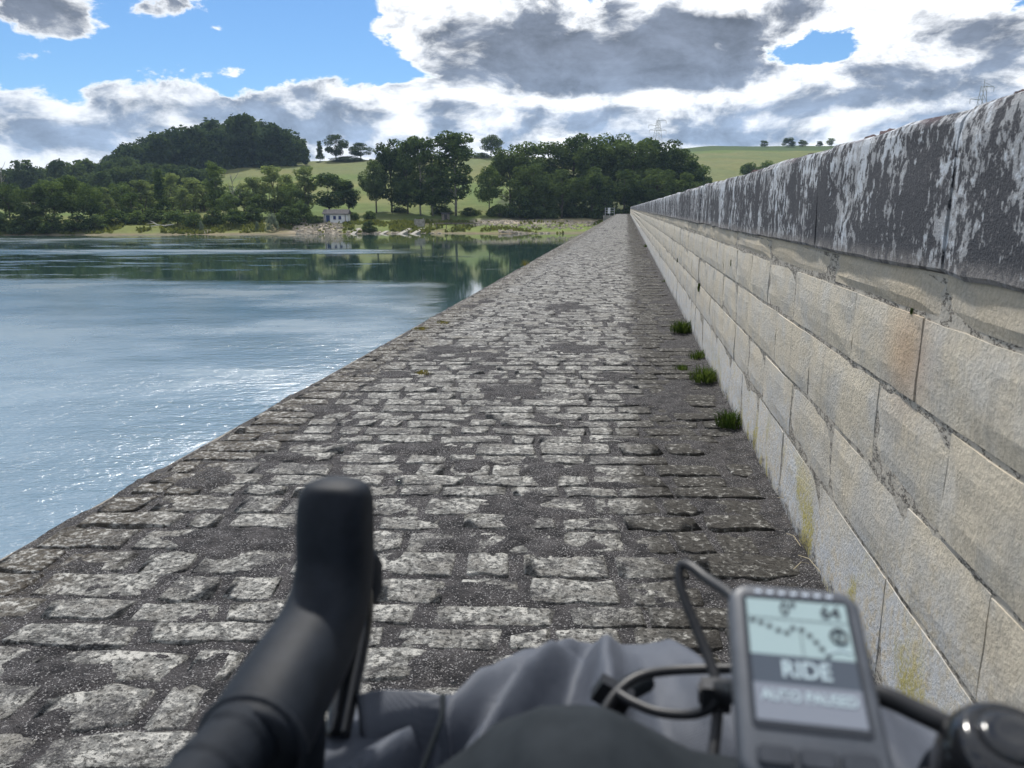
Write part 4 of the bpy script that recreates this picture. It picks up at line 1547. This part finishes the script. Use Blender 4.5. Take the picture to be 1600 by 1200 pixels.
# ------------------------------------------------------------------ small growth on the path and wall
M['tuft'] = m_leaf('tuft_grass', (.030, .055, .018), (.10, .14, .045), .4, 14)
M['straw'] = m_noise('straw', (.40, .34, .22), (.55, .48, .33), 20, bump=0)
M['dry_tuft'] = m_leaf('dry_grass', (.10, .10, .04), (.24, .21, .09), .4)


def tuft(x, y, z, r, h, n, m, label, name='grass_tuft', cat='grass'):
    q = random.Random(int(x * 1000 + y * 77))
    vs, fs = [], []
    for k in range(n):
        a = q.uniform(0, 6.28)
        rr = r * q.random() * .75
        bx, by = math.cos(a) * rr, math.sin(a) * rr
        L = h * .68 * q.uniform(.25, 1.15) * (1.15 - .6 * rr / r)
        la = a + q.uniform(-.8, .8)
        ln = q.uniform(.2, 1.1) * L
        wd = q.uniform(.0015, .0035)
        px_v, py_v = -math.sin(la) * wd, math.cos(la) * wd
        p1 = (bx + math.cos(la) * ln * .35, by + math.sin(la) * ln * .35, L * .6)
        p2 = (bx + math.cos(la) * ln, by + math.sin(la) * ln, L * q.uniform(.75, 1.0))
        i = len(vs)
        vs += [(bx - px_v, by - py_v, -.01), (bx + px_v, by + py_v, -.01), (p1[0] + px_v, p1[1] + py_v, p1[2]), (p1[0] - px_v, p1[1] - py_v, p1[2]), p2]
        fs += [(i, i + 1, i + 2, i + 3), (i + 3, i + 2, i + 4)]
    o = obj(name, mesh(name, vs, fs, m), None, (x, y, z))
    return tag(o, label, cat, 'grass tufts growing in the joints')


def gpt(px, py):
    p = on_ground(px, py)
    return p[0], p[1]


x, y = gpt(1066, 520); tuft(x, y, .02, .17, .19, 420, M['tuft'], 'farthest green grass tuft against the foot of the parapet')
x, y = gpt(1101, 597); tuft(x, y, .02, .15, .15, 420, M['tuft'], 'middle green grass tuft against the foot of the parapet')
x, y = gpt(1140, 668); tuft(x, y, .02, .11, .13, 320, M['tuft'], 'nearest green grass tuft against the foot of the parapet')
x, y = gpt(1092, 560); tuft(x, y, .01, .12, .10, 160, M['tuft'], 'sparse green tuft between the two larger ones by the parapet')
x, y = gpt(1064, 577); tuft(x, y, .01, .09, .04, 130, M['tuft'], 'flat little weed on the path beside the parapet')
x, y = gpt(658, 515); tuft(x, y, .0, .13, .05, 200, M['dry_tuft'], 'yellowish flat tuft at the water edge of the path, nearer one')
x, y = gpt(692, 505); tuft(x, y, .0, .11, .05, 160, M['dry_tuft'], 'yellowish flat tuft inland of the nearer edge tuft')
x, y = gpt(822, 413); tuft(x - .02, y, -.02, .16, .22, 90, M['dry_tuft'], 'thin upright tuft on the far water edge of the path')
x, y = gpt(660, 583); tuft(x, y, .0, .09, .04, 110, M['dry_tuft'], 'small dry weed in the paving near the water edge')
tuft(.66, 26.0, .0, .12, .18, 120, M['tuft'], 'distant dark tuft at the foot of the parapet')
tuft(.68, 13.5, .0, .07, .11, 60, M['tuft'], 'small upright weed far along the parapet foot')
# straws blown against the wall
for k, (px, py, a, L) in enumerate([(1238, 862, 1.9, .10), (1262, 900, 2.0, .12), (1250, 905, .6, .07), (1225, 800, 2.2, .08), (1276, 880, 1.4, .06)]):
    x, y = gpt(px, py)
    o = MB().tube([(-math.cos(a) * L / 2, -math.sin(a) * L / 2, .0), (0, .004, .018), (math.cos(a) * L / 2, math.sin(a) * L / 2, .006)], .0013, 4).build('straw', M['straw'], None, loc=(x, y, .045))
    tag(o, ['long straw standing out by the foot of the parapet', 'longest pale straw lying by the parapet near the computer', 'short straw crossing in front of the longest one', 'straw lying farthest along the parapet foot', 'short straw tight under the parapet'][k], 'straw', 'dry straws by the wall')


# weeds growing out of the wall joints
def wall_weed(y, z, s, label):
    q = np.random.default_rng(int(y * 100))
    p = np.clip(q.normal(size=(140, 3)), -1.4, 1.4) * np.array([.25, .5, .7]) * s * .36
    p[:, 0] = -np.abs(p[:, 0])
    v, f = leaf_quads(p, np.tile(np.array([-1.0, 0, .3]), (140, 1)), s * .13, q)
    tag(obj('wall_weed', mesh('wall_weed', v, f, M['leaf_dark']), None, (WX + .004, y, z)), label, 'weed', 'weeds in the wall joints')


wall_weed(7.35, .53, .085, 'dark weed hanging from a joint halfway up the distant wall')
wall_weed(5.25, .90, .05, 'small dark weed in a vertical joint of the parapet')
wall_weed(10.6, .57, .06, 'far dark weed spot in the wall joint')
wall_weed(1.98, 1.006, .018, 'dark mossy hole in the joint above the stained block')

# moss on top of the coping
M['moss'] = m_noise('dry_moss', (.030, .020, .022), (.085, .05, .055), 60, bd=.02)
for k, (y, ln, lb) in enumerate([(2.42, .55, 'longest purplish moss cushion along the coping edge'), (3.35, .22, 'dark moss cushion on the coping just beyond the longest one'), (1.62, .10, 'dark moss lump on the coping nearest the picture edge'), (4.7, .16, 'small dark moss cushion halfway along the visible coping'), (8.4, .20, 'tiny distant moss cushion on the coping skyline')]):
    q = np.random.default_rng(k)
    vs, fs = [], []
    nu, nv = 40, 7
    for j in range(nv):
        for i in range(nu):
            u, v = i / (nu - 1) * 2 - 1, j / (nv - 1) * 2 - 1
            hgt = max(0, 1 - u * u) * max(0, 1 - v * v)
            vs.append((v * .020 + q.normal() * .003, u * ln / 2, (hgt ** .5) * .013 * (.1 + 1.3 * q.random()) - .004))
    for j in range(nv - 1):
        for i in range(nu - 1):
            a = j * nu + i
            fs.append((a, a + nu, a + nu + 1, a + 1))
    tag(obj('moss_cushion', mesh('moss_cushion', vs, fs, M['moss'], True), None, (WX + .034, y, 1.453)), lb, 'moss', 'moss on the coping')

# ------------------------------------------------------------------ air
hm = bpy.data.materials.new('haze')
hm.use_nodes = True
hn = hm.node_tree.nodes
hn.clear()
pv = hn.new('ShaderNodeVolumePrincipled')
pv.inputs['Color'].default_value = (.55, .76, 1.0, 1)
pv.inputs['Density'].default_value = .00014
pv.inputs['Anisotropy'].default_value = .3
ho = hn.new('ShaderNodeOutputMaterial')
hm.node_tree.links.new(pv.outputs[0], ho.inputs['Volume'])
hz_ = MB().box((0, 450, 40), (2240, 1440, 102)).build('haze', hm)
kind(hz_, 'stuff')
hz_['label'] = 'thin blue summer air between the lake and the hills'

#@BIKE@
# ------------------------------------------------------------------ the bicycle in the foreground
BX = 0.070                                  # plane of the bike, heading along the dam (+Y)
M['rubber'] = m_noise('black_rubber', (.004, .007, .012), (.009, .013, .020), 90, rough=.62, bump=.25, bd=.0006, spec=.22)
M['tape'] = m_noise('bar_tape', (.005, .008, .013), (.011, .015, .022), 70, rough=.75, bump=.5, bd=.0014, spec=.2)
M['black_cloth'] = m_noise('black_cloth', (.006, .010, .014), (.013, .018, .023), 50, rough=.85, bump=.3, bd=.001)
M['cable'] = m_noise('cable_housing', (.008, .009, .011), (.014, .015, .018), 40, rough=.45, bump=.1, bd=.0004, spec=.45)
M['gloss'] = m_noise('black_gloss', (.007, .008, .010), (.011, .012, .014), 20, rough=.13, bump=.0, spec=.6)
M['frame_paint'] = m_noise('frame_paint', (.02, .022, .026), (.03, .032, .036), 12, rough=.3, bump=0, spec=.5)
M['tyre'] = m_noise('tyre', (.015, .015, .016), (.03, .03, .032), 60, rough=.8)
M['case'] = m_noise('grey_case', (.060, .068, .082), (.078, .087, .103), 120, rough=.42, bump=.1, bd=.0003, spec=.45)
M['button'] = m_noise('grey_button', (.034, .039, .049), (.046, .052, .064), 120, rough=.5, bump=.1, bd=.0003)
M['led'] = mat('led_lens', (.62, .68, .76), .3)[0]
M['lcd'] = mat('lcd_glass', (.31, .405, .415), .22, .5)[0]
M['lcd_dark'] = mat('lcd_dark_band', (.060, .075, .098), .22, .5)[0]
M['lcd_low'] = mat('lcd_lower_band', (.19, .21, .25), .22, .5)[0]
M['ink'] = mat('lcd_ink', (.035, .045, .055), .4)[0]
M['ink_pale'] = mat('lcd_pale_ink', (.42, .52, .56), .4)[0]
M['bezel'] = mat('screen_bezel', (.022, .026, .034), .18, .5)[0]


def m_bagcloth():
    m, g, b = mat('grey_bag_cloth', rough=.62, spec=.35)
    p = g.obj()
    x, y, z = g.sep(p)
    n = g.noise(p, 18, 4, .6)
    weave = g.m('MULTIPLY', g.m('SINE', g.m('MULTIPLY', g.m('ADD', x, g.m('MULTIPLY', y, .7)), 2600.0)), g.m('SINE', g.m('MULTIPLY', g.m('SUBTRACT', x, g.m('MULTIPLY', y, .7)), 2600.0)))
    g.put(b.inputs['Base Color'], g.mix(n, (.052, .061, .082), (.080, .091, .114)))
    h = g.m('ADD', g.m('MULTIPLY', weave, .06), g.m('MULTIPLY', g.noise(p, 30, 3, .5), .8))
    g.put(b.inputs['Normal'], g.bump(h, .5, .004))
    return m


M['bag'] = m_bagcloth()


def loft(sections, n=28, cap=True):
    """sections: (centre, side vector, up vector, half width, half height, squareness)"""
    vs, fs = [], []
    for (c, sx, sy, a, b, e) in sections:
        c, sx, sy = (np.array(k, float) for k in (c, sx, sy))
        for k in range(n):
            t = 2 * math.pi * k / n
            ct, st = math.cos(t), math.sin(t)
            u = math.copysign(abs(ct) ** (2 / e), ct) * a
            v = math.copysign(abs(st) ** (2 / e), st) * b
            vs.append(c + sx * u + sy * v)
    for i in range(len(sections) - 1):
        for k in range(n):
            fs.append((i * n + k, i * n + (k + 1) % n, (i + 1) * n + (k + 1) % n, (i + 1) * n + k))
    if cap:
        fs.append(tuple(reversed(range(n))))
        fs.append(tuple(range((len(sections) - 1) * n, len(sections) * n)))
    return MB().add(vs, fs)


def unit(v):
    v = np.array(v, float)
    return v / np.linalg.norm(v)


def loft_path(ctrl, nsub=6, n=28):
    """ctrl rows: x, y, z, half width (across), half height, squareness; smooth tube with rounded ends"""
    rows = spline(ctrl, nsub)
    secs = []
    for i, r in enumerate(rows):
        t = unit(rows[min(i + 1, len(rows) - 1)][:3] - rows[max(i - 1, 0)][:3])
        side = unit(np.cross(t, np.array([0, 0, 1.0]))) if abs(t[2]) < .985 else np.array([1.0, 0, 0])
        if side[0] < 0:
            side = -side
        upv = unit(np.cross(side, t))
        secs.append((r[:3], side, upv, r[3], r[4], r[5]))
    return loft(secs, n)


bike = empty('bicycle', 'bicycle with black drop handlebar whose left brake hood stands in front of the paving', 'bicycle', (BX, 0, 0))
HXL = -0.215                                # hood offset from the bike plane
# brake hood, local to the bike plane
HOODX = -.150                               # world offset of the hood's own plane


def hp(px, py, dx=0.0):
    d = ray(px, py)
    p = np.array([0, 0, CAM_H]) + d * (HOODX / d[0])
    return (p[0] - BX + dx, p[1], p[2])


hood = loft_path([
    hp(392, 1172) + (.0225, .0215, 2.2),
    hp(420, 1120) + (.0225, .0225, 2.2),
    hp(455, 1060) + (.0215, .0225, 2.3),
    hp(492, 1000) + (.0205, .0225, 2.4),
    hp(515, 940) + (.0200, .0220, 2.5),
    hp(524, 880) + (.0196, .0205, 2.6),
    hp(524, 820) + (.0196, .0190, 2.7),
    hp(525, 780) + (.0190, .0178, 2.7),
    hp(525, 758) + (.0160, .0150, 2.5),
    hp(525, 748) + (.0080, .0075, 2.2),
], 6, 32).build('brake_hood', M['rubber'], bike, True)
# rubber lip where the hood ends on the tape
hr = hp(392, 1172)
ring = [(hr[0] + .0235 * math.cos(t), hr[1] + .004 * math.sin(t), hr[2] + .0225 * math.sin(t)) for t in np.linspace(0, 2 * math.pi, 25)]
MB().tube(ring, .0022, 6, cap=False).build('hood_lip', M['rubber'], bike, True)
# lever blade hanging in front of the hood
lv = loft_path([
    hp(548, 900, .004) + (.0080, .006, 2.4),
    hp(546, 960, .006) + (.0080, .006, 2.4),
    hp(536, 1020, .006) + (.0080, .006, 2.4),
    hp(522, 1090, .006) + (.0075, .006, 2.4),
    hp(510, 1150, .006) + (.0070, .005, 2.4),
], 5, 14).build('brake_lever', M['gloss'], bike, True)
loft_path([hp(552, 870, .005) + (.007, .010, 2.2), hp(558, 905, .006) + (.008, .014, 2.2), hp(554, 940, .005) + (.007, .010, 2.2)], 4, 14).build('lever_pivot', M['rubber'], bike, True)
# handlebar, taped, both sides
for sgn in (-1, 1):
    pts = [(0, .165, 1.030), (sgn * .08, .166, 1.032), (sgn * .165, .166, 1.036), (sgn * .205, .170, 1.042), (sgn * .224, .195, 1.036), (sgn * .224, .235, 1.034), (sgn * .222, .275, 1.030), (sgn * .222, .305, 1.005), (sgn * .226, .295, .945), (sgn * .230, .245, .915), (sgn * .232, .175, .908), (sgn * .234, .110, .905)]
    tp = spline(pts, 26)
    MB().tube(tp, [.0166 - .0016 * ((k % 13) / 13.0) for k in range(len(tp))], 16).build('bar_tape', M['tape'], bike, True)
# the other hood, mirrored
h2 = obj('brake_hood', hood.data, bike, None, None, (-1, 1, 1))
l2 = obj('brake_lever', lv.data, bike, None, None, (-1, 1, 1))
# stem, head tube, fork, frame, wheels
MB().tube([(0, .165, 1.030), (0, .06, 1.012)], .019, 14).build('stem', M['frame_paint'], bike, True)
MB().tube([(0, .055, 1.04), (0, .085, .86)], .021, 14).build('head_tube', M['frame_paint'], bike, True)
MB().tube([(0, .085, .86), (.045, .11, .76), (.052, .17, .345)], [.018, .014, .009], 10).tube([(0, .085, .86), (-.045, .11, .76), (-.052, .17, .345)], [.018, .014, .009], 10).build('fork', M['frame_paint'], bike, True)
MB().tube([(0, .06, .98), (0, -.48, .93)], .017, 12).tube([(0, .08, .88), (0, -.42, .28)], .020, 12).tube([(0, -.52, 1.02), (0, -.42, .28)], .016, 12).build('frame', M['frame_paint'], bike, True)
for sgn in (-1, 1):
    MB().tube([(sgn * .02, -.50, .90), (sgn * .062, -.84, .345)], .009, 8).tube([(sgn * .02, -.42, .28), (sgn * .062, -.84, .345)], .010, 8).build('stay', M['frame_paint'], bike, True)
loft_path([(0, -.34, 1.09, .014, .012, 2), (0, -.42, 1.10, .022, .018, 2), (0, -.52, 1.10, .060, .020, 2), (0, -.60, 1.105, .070, .018, 2), (0, -.62, 1.108, .04, .01, 2)], 4, 18).build('saddle', M['black_cloth'], bike, True)
MB().tube([(0, -.50, 1.09), (0, -.49, .95)], .0136, 10).build('seat_post', M['frame_paint'], bike, True)
for (wy, nm) in ((.17, 'front'), (-.84, 'rear')):
    wheel = MB().tube([(0, wy + .335 * math.cos(t), .348 + .335 * math.sin(t)) for t in np.linspace(0, 2 * math.pi, 49)], .019, 10, cap=False).build('wheel', M['tyre'], bike, True)
    MB().tube([(0, wy + .310 * math.cos(t), .348 + .310 * math.sin(t)) for t in np.linspace(0, 2 * math.pi, 49)], .011, 8, cap=False).build('rim', M['frame_paint'], wheel, True)
    MB().tube([(-.05, wy, .348), (.05, wy, .348)], .018, 10).build('hub', M['steel'], wheel, True)
    for k in range(20):
        t = 2 * math.pi * k / 20
        MB().tube([(.02 * (-1) ** k, wy + .015 * math.cos(t + .4), .348 + .015 * math.sin(t + .4)), (0, wy + .305 * math.cos(t), .348 + .305 * math.sin(t))], .001, 4).build('spoke', M['steel'], wheel)


def bp(px, py, dist):
    """surveyed point, in the bike's coordinates"""
    p = at(px, py, dist)
    return (p[0] - BX, p[1], p[2])


# cables looping ahead of the bar
def cable(pts, r=.0027, nm='cable'):
    return MB().tube(spline([bp(*p) for p in pts], 10), r, 10).build(nm, M['cable'], bike, True)


cable([(1175, 1010, .350), (1150, 940, .375), (1105, 905, .395), (1076, 884, .405), (1062, 888, .408), (1066, 925, .405), (1090, 985, .400), (1110, 1035, .395), (1121, 1080, .39), (1120, 1130, .385), (1110, 1215, .375)], .0026)
cable([(1215, 1046, .42), (1140, 1045, .42), (1060, 1047, .42), (1005, 1055, .415), (970, 1076, .41), (945, 1110, .405), (930, 1160, .40), (925, 1215, .39)], .0025)
cable([(965, 1083, .405), (990, 1098, .40), (1030, 1113, .395), (1080, 1116, .39), (1112, 1104, .385), (1128, 1080, .38), (1150, 1072, .37), (1200, 1085, .36)], .0024)
cable([(1320, 1075, .36), (1380, 1088, .36), (1430, 1110, .36), (1490, 1140, .36), (1560, 1190, .36)], .0042)
MB().box(bp(1118, 1086, .386), (.013, .009, .012)).box(bp(1102, 1084, .388), (.006, .006, .007)).build('cable_clip', M['cable'], bike)
MB().tube([bp(1180, 1085, .362), bp(1125, 1080, .384)], .005, 10).build('mount_arm', M['cable'], bike, True)

# ------------------------------------------------------------------ handlebar bag
def bag_surface():
    """soft roll lying across ahead of the bar: rows across, columns from back-bottom over the top to the front"""
    nu, nv = 130, 64
    px_top = [560, 600, 690, 705, 760, 830, 880, 935, 985, 1040, 1140, 1250, 1380, 1480, 1560]
    py_top = [1092, 1081, 1094, 1098, 1062, 1018, 1003, 992, 999, 1013, 1036, 1058, 1092, 1130, 1190]
    vs, fs = [], []
    for i in range(nu):
        u = i / (nu - 1)
        px = 560 + u * 1000
        py = float(np.interp(px, px_top, py_top))
        dist = .515
        crest = at(px, py, dist)
        for j in range(nv):
            v = j / (nv - 1)
            th = -0.75 + v * 3.6                # angle round the roll, 0 = towards the rider, pi/2 = up
            ry = .105 + .012 * math.sin(u * 5)
            rz = .085 + .01 * math.cos(u * 7)
            cy, cz = crest[1] - .5 * ry, crest[2] - rz * .866
            p = np.array([crest[0], cy - ry * math.cos(th), cz + rz * math.sin(th)])
            # folds of the cloth
            s = (px - 560) / 1000
            f = 0.0
            tt = min(1.0, max(0.0, 1 - abs(th - 1.15) / 1.25))
            for (c0, sl, w, a) in [(.300, -.16, .022, .016), (.345, -.06, .026, -.022), (.385, .03, .018, .012), (.235, -.26, .030, -.016), (.180, -.26, .026, .012), (.440, .10, .040, -.010), (.520, .14, .030, .008), (.145, -.04, .012, -.022), (.62, .18, .05, -.010), (.72, .10, .05, .010), (.275, -.40, .018, -.012)]:
                d = (s - (c0 + sl * (1.9 - th) * .6)) / (w * 1.7)
                f += 1.1 * a * max(0.0, 1 - abs(d)) ** 1.1 * (.25 + tt)
            f += (float(fbm2(np.array(u * 14), np.array(v * 7), 3, 61)) - .44) * .012
            nrm = np.array([0, -math.cos(th), math.sin(th)])
            taper = min(1.0, .55 + u * 14, .55 + (1 - u) * 6)
            p = np.array([p[0], cy + (p[1] - cy) * taper, p[2]])
            vs.append(p + nrm * f * 1.15)
    for i in range(nu - 1):
        for j in range(nv - 1):
            a = i * nv + j
            fs.append((a, a + nv, a + nv + 1, a + 1))
    fs.append(tuple(range(nv)))
    fs.append(tuple(reversed(range((nu - 1) * nv, nu * nv))))
    return vs, fs


bv, bf = bag_surface()
c0 = np.array([BX, .45, .90])
bag = empty('handlebar_bag', 'crumpled slate-grey cloth bag strapped in front of the handlebar', 'bag', c0)
obj('body', mesh('body', [v - c0 for v in bv], bf, M['bag'], True), bag)
# end flap on the left with its seam
fl = [at(562, 1086, .455), at(600, 1079, .462), at(650, 1082, .466), at(692, 1090, .462)]
mb = MB()
nn = 9
rows_ = spline(fl, 4)
vs, fs = [], []
for r_ in rows_:
    for k in range(nn):
        t = k / (nn - 1)
        vs.append(r_ - c0 + np.array([.012 * math.sin(t * 3), -.035 * t - .010 * math.sin(t * 3.1), -.16 * t]))
for i in range(len(rows_) - 1):
    for k in range(nn - 1):
        a = i * nn + k
        fs.append((a, a + 1, a + nn + 1, a + nn))
flap = obj('end_flap', mesh('end_flap', vs, fs, M['bag'], True), bag)
sm = flap.modifiers.new('thickness', 'SOLIDIFY')
sm.thickness = .004
MB().tube([np.array(q) - c0 for q in spline([at(692, 1086, .460), at(690, 1120, .452), at(676, 1160, .446), at(655, 1215, .44)], 5)], .0016, 8).build('seam', M['black_cloth'], bag, True)
# strap and buckle
MB().box(np.array(at(957, 1086, .418)) - c0, (.018, .008, .012), Matrix.Rotation(.5, 3, 'Y')).build('buckle', M['cable'], bag)
st = [at(962, 1090, .42), at(985, 1075, .43), at(1010, 1062, .438)]
MB().tube([np.array(q) - c0 for q in spline(st, 4)], .006, 8).build('strap', M['black_cloth'], bag, True)

# ------------------------------------------------------------------ black pouch by the stem
vs, fs = [], []
nu, nv = 40, 24
pc = np.array(at(900, 1215, .345))
XP = np.interp(np.linspace(0, 1, nu), [0, 1], [-.085, .125])
for i in range(nu):
    for j in range(nv):
        x = XP[i]
        v = j / (nv - 1)
        hgt = np.interp(x, [-.085, -.055, -.035, -.015, .0, .012, .03, .048, .07, .10, .125], [-.06, -.018, .006, .019, .0215, .021, .013, .003, -.002, -.005, -.03])
        th = math.pi * v
        vs.append((x + BX - .085, pc[1] - .045 * math.cos(th), pc[2] - .045 + (.045 + hgt) * math.sin(th) ** .55 + (float(vnoise(x * 60, v * 5, 3)) - .5) * .002))
for i in range(nu - 1):
    for j in range(nv - 1):
        a = i * nv + j
        fs.append((a, a + nv, a + nv + 1, a + 1))
fs.append(tuple(range(nv)))
fs.append(tuple(reversed(range((nu - 1) * nv, nu * nv))))
pm = mesh('stem_pouch', vs, fs, M['black_cloth'], True)
pouch = obj('stem_pouch', pm)
tag(pouch, 'rounded black pouch by the stem, behind the grey bag', 'pouch')

# ------------------------------------------------------------------ bike computer
TILT = R(28)
dc_ = np.array(at(1258, 1058, .318))
comp = empty('bike_computer', 'grey bike computer showing a map and the word RIDE', 'bike computer', dc_)
comp.rotation_euler = (TILT, 0, R(-1.5))
CW, CL, CT = .0500, .0790, .018


def rrect(w, l, r, n=7):
    pts = []
    for (cx, cy, a0) in ((w / 2 - r, l / 2 - r, 0), (-w / 2 + r, l / 2 - r, 90), (-w / 2 + r, -l / 2 + r, 180), (w / 2 - r, -l / 2 + r, 270)):
        for k in range(n):
            a = R(a0 + 90 * k / (n - 1))
            pts.append((cx + r * math.cos(a), cy + r * math.sin(a)))
    return pts


def slab(w, l, r, levels):
    """stack of rounded rectangles: (z, inset)"""
    vs, fs = [], []
    nn_ = None
    for (z, ins) in levels:
        ps = rrect(w - 2 * ins, l - 2 * ins, max(.0004, r - ins))
        nn_ = len(ps)
        vs += [(x, y, z) for x, y in ps]
    for i in range(len(levels) - 1):
        for k in range(nn_):
            fs.append((i * nn_ + k, i * nn_ + (k + 1) % nn_, (i + 1) * nn_ + (k + 1) % nn_, (i + 1) * nn_ + k))
    fs.append(tuple(reversed(range(nn_))))
    fs.append(tuple(range((len(levels) - 1) * nn_, len(levels) * nn_)))
    return MB().add(vs, fs)


# case top tapers slightly towards the rider end
case = slab(CW, CL, .0085, [(-CT, .004), (-CT * .7, .0005), (-.004, 0), (-.0015, .0006), (-.0004, .0016), (0, .003)]).build('case', M['case'], comp, True)
SY = .0085                                   # screen centre
screen = slab(.0405, .0545, .0022, [(.0001, 0), (.0006, .0002)])
screen = screen.build('screen', M['bezel'], comp)
screen.location = (0, SY - .002, 0)


def on_screen(x0, y0, x1, y1, z, m, name):
    mb_ = MB().add([(x0, y0, z), (x1, y0, z), (x1, y1, z), (x0, y1, z)], [(0, 1, 2, 3)])
    return mb_.build(name, m, screen)


LW, LT, LB_ = .0186, .0250, -.0245
on_screen(-LW, .0010, LW, LT, .0008, M['lcd'], 'map_field')
on_screen(-LW, -.0105, LW, .0010, .0008, M['lcd_dark'], 'ride_band')
on_screen(-LW, LB_, LW, -.0105, .0008, M['lcd_low'], 'message_band')
on_screen(-LW, .0163, LW, .0166, .0010, M['ink'], 'divider')
on_screen(.0003, .0012, .0006, .0125, .0010, M['ink'], 'map_line')


def text(body, x, y, size, m, name, sx=1.0):
    cu = bpy.data.curves.new(name, 'FONT')
    cu.body = body
    cu.size = size
    cu.align_x = 'CENTER'
    cu.align_y = 'CENTER'
    cu.offset = size * .018
    cu.materials.append(m)
    t_ = bpy.data.objects.new(name, cu)
    me = bpy.data.meshes.new_from_object(t_)
    bpy.data.objects.remove(t_)
    if not me.materials:
        me.materials.append(m)
    o = obj(name, me, screen)
    o.location = (x, y, .0011)
    o.scale = (sx, 1, 1)
    return o


text('0\u00b0', -.0030, .0208, .0078, M['ink'], 'digits', .9)
text('64', .0125, .0206, .0078, M['ink'], 'digits', .95)
text('RIDE', .0005, -.0048, .0092, M['ink_pale'], 'word', .92)
text('AUTO PAUSED', .0002, -.0152, .0056, M['ink_pale'], 'word', .88)
# breadcrumb track
for k, (x, y) in enumerate([(-.0168, .0150), (-.0138, .0142), (-.0108, .0130), (-.0076, .0114), (-.0046, .0106), (-.0022, .0128), (.0010, .0124), (.0036, .0102), (.0056, .0076), (.0074, .0050), (.0092, .0024)]):
    MB().add([(x - .0012, y - .0006, .001), (x + .0004, y - .0012, .001), (x + .0012, y + .0004, .001), (x - .0004, y + .0012, .001)], [(0, 1, 2, 3)]).build('track_dot', M['ink'], screen)
MB().tube([(.0142 + .0028 * math.cos(t), .0108 + .0030 * math.sin(t), .001) for t in np.linspace(0, 6.283, 21)], .0006, 5, cap=False).tube([(.0142, .0093, .001), (.0142, .0123, .001)], .0007, 5).build('compass_icon', M['ink'], screen)
MB().tube(spline([(.0085, .0030, .0009), (.0130, .0048, .0009), (.0180, .0044, .0009)], 5), .0004, 4).build('map_line', M['ink_pale'], screen)
for k in range(7):
    slab(.0024, .0015, .0005, [(.0, 0), (.0005, .0002)]).build('led', M['led'], comp, loc=(-.0135 + .0045 * k, .0351, .0))
for k in (-1, 0, 1):
    bt = slab(.0118, .0070, .0018, [(-.001, 0), (.0020, 0), (.0028, .0006)]).build('button', M['button'], comp, loc=(k * .0136, -.0305, 0))
MB().tube([(0, 0, -CT - .001), (0, 0, -CT - .012)], .013, 20).build('mount_puck', M['cable'], comp, True)
MB().tube([(0, 0, -CT - .009), (.0, -.05, -CT - .030), (.0, -.085, -CT - .020)], .006, 10).build('mount_arm', M['cable'], comp, True)

# ------------------------------------------------------------------ bell
bc = np.array(at(1572, 1182, .345))
bell = empty('bell', 'glossy black domed bell at the picture corner beside the computer', 'bell', bc)
bell.rotation_euler = (R(14), 0, 0)


def lathe(prof_, n=40):
    vs, fs = [], []
    for (r, z) in prof_:
        for k in range(n):
            a = 2 * math.pi * k / n
            vs.append((r * math.cos(a), r * math.sin(a), z))
    for i in range(len(prof_) - 1):
        for k in range(n):
            fs.append((i * n + k, i * n + (k + 1) % n, (i + 1) * n + (k + 1) % n, (i + 1) * n + k))
    fs.append(tuple(range((len(prof_) - 1) * n, len(prof_) * n)))
    return MB().add(vs, fs)


lathe([(.0205, -.020), (.0215, -.016), (.0215, -.006), (.0205, .001), (.0180, .0065), (.0150, .0095), (.0128, .0104), (.0120, .0098), (.0112, .0098)]).build('dome', M['gloss'], bell, True)
lathe([(.0108, .0094), (.0106, .0112), (.0085, .0120), (.0040, .0117), (.0005, .0116)]).build('cap', M['gloss'], bell, True)
lathe([(.0235, -.034), (.0240, -.026), (.0235, -.021), (.0205, -.020)]).build('base', M['rubber'], bell, True)
MB().tube([(0, 0, -.028), (.0, -.06, -.050), (.0, -.105, -.040)], .008, 10).build('clamp', M['rubber'], bell, True)
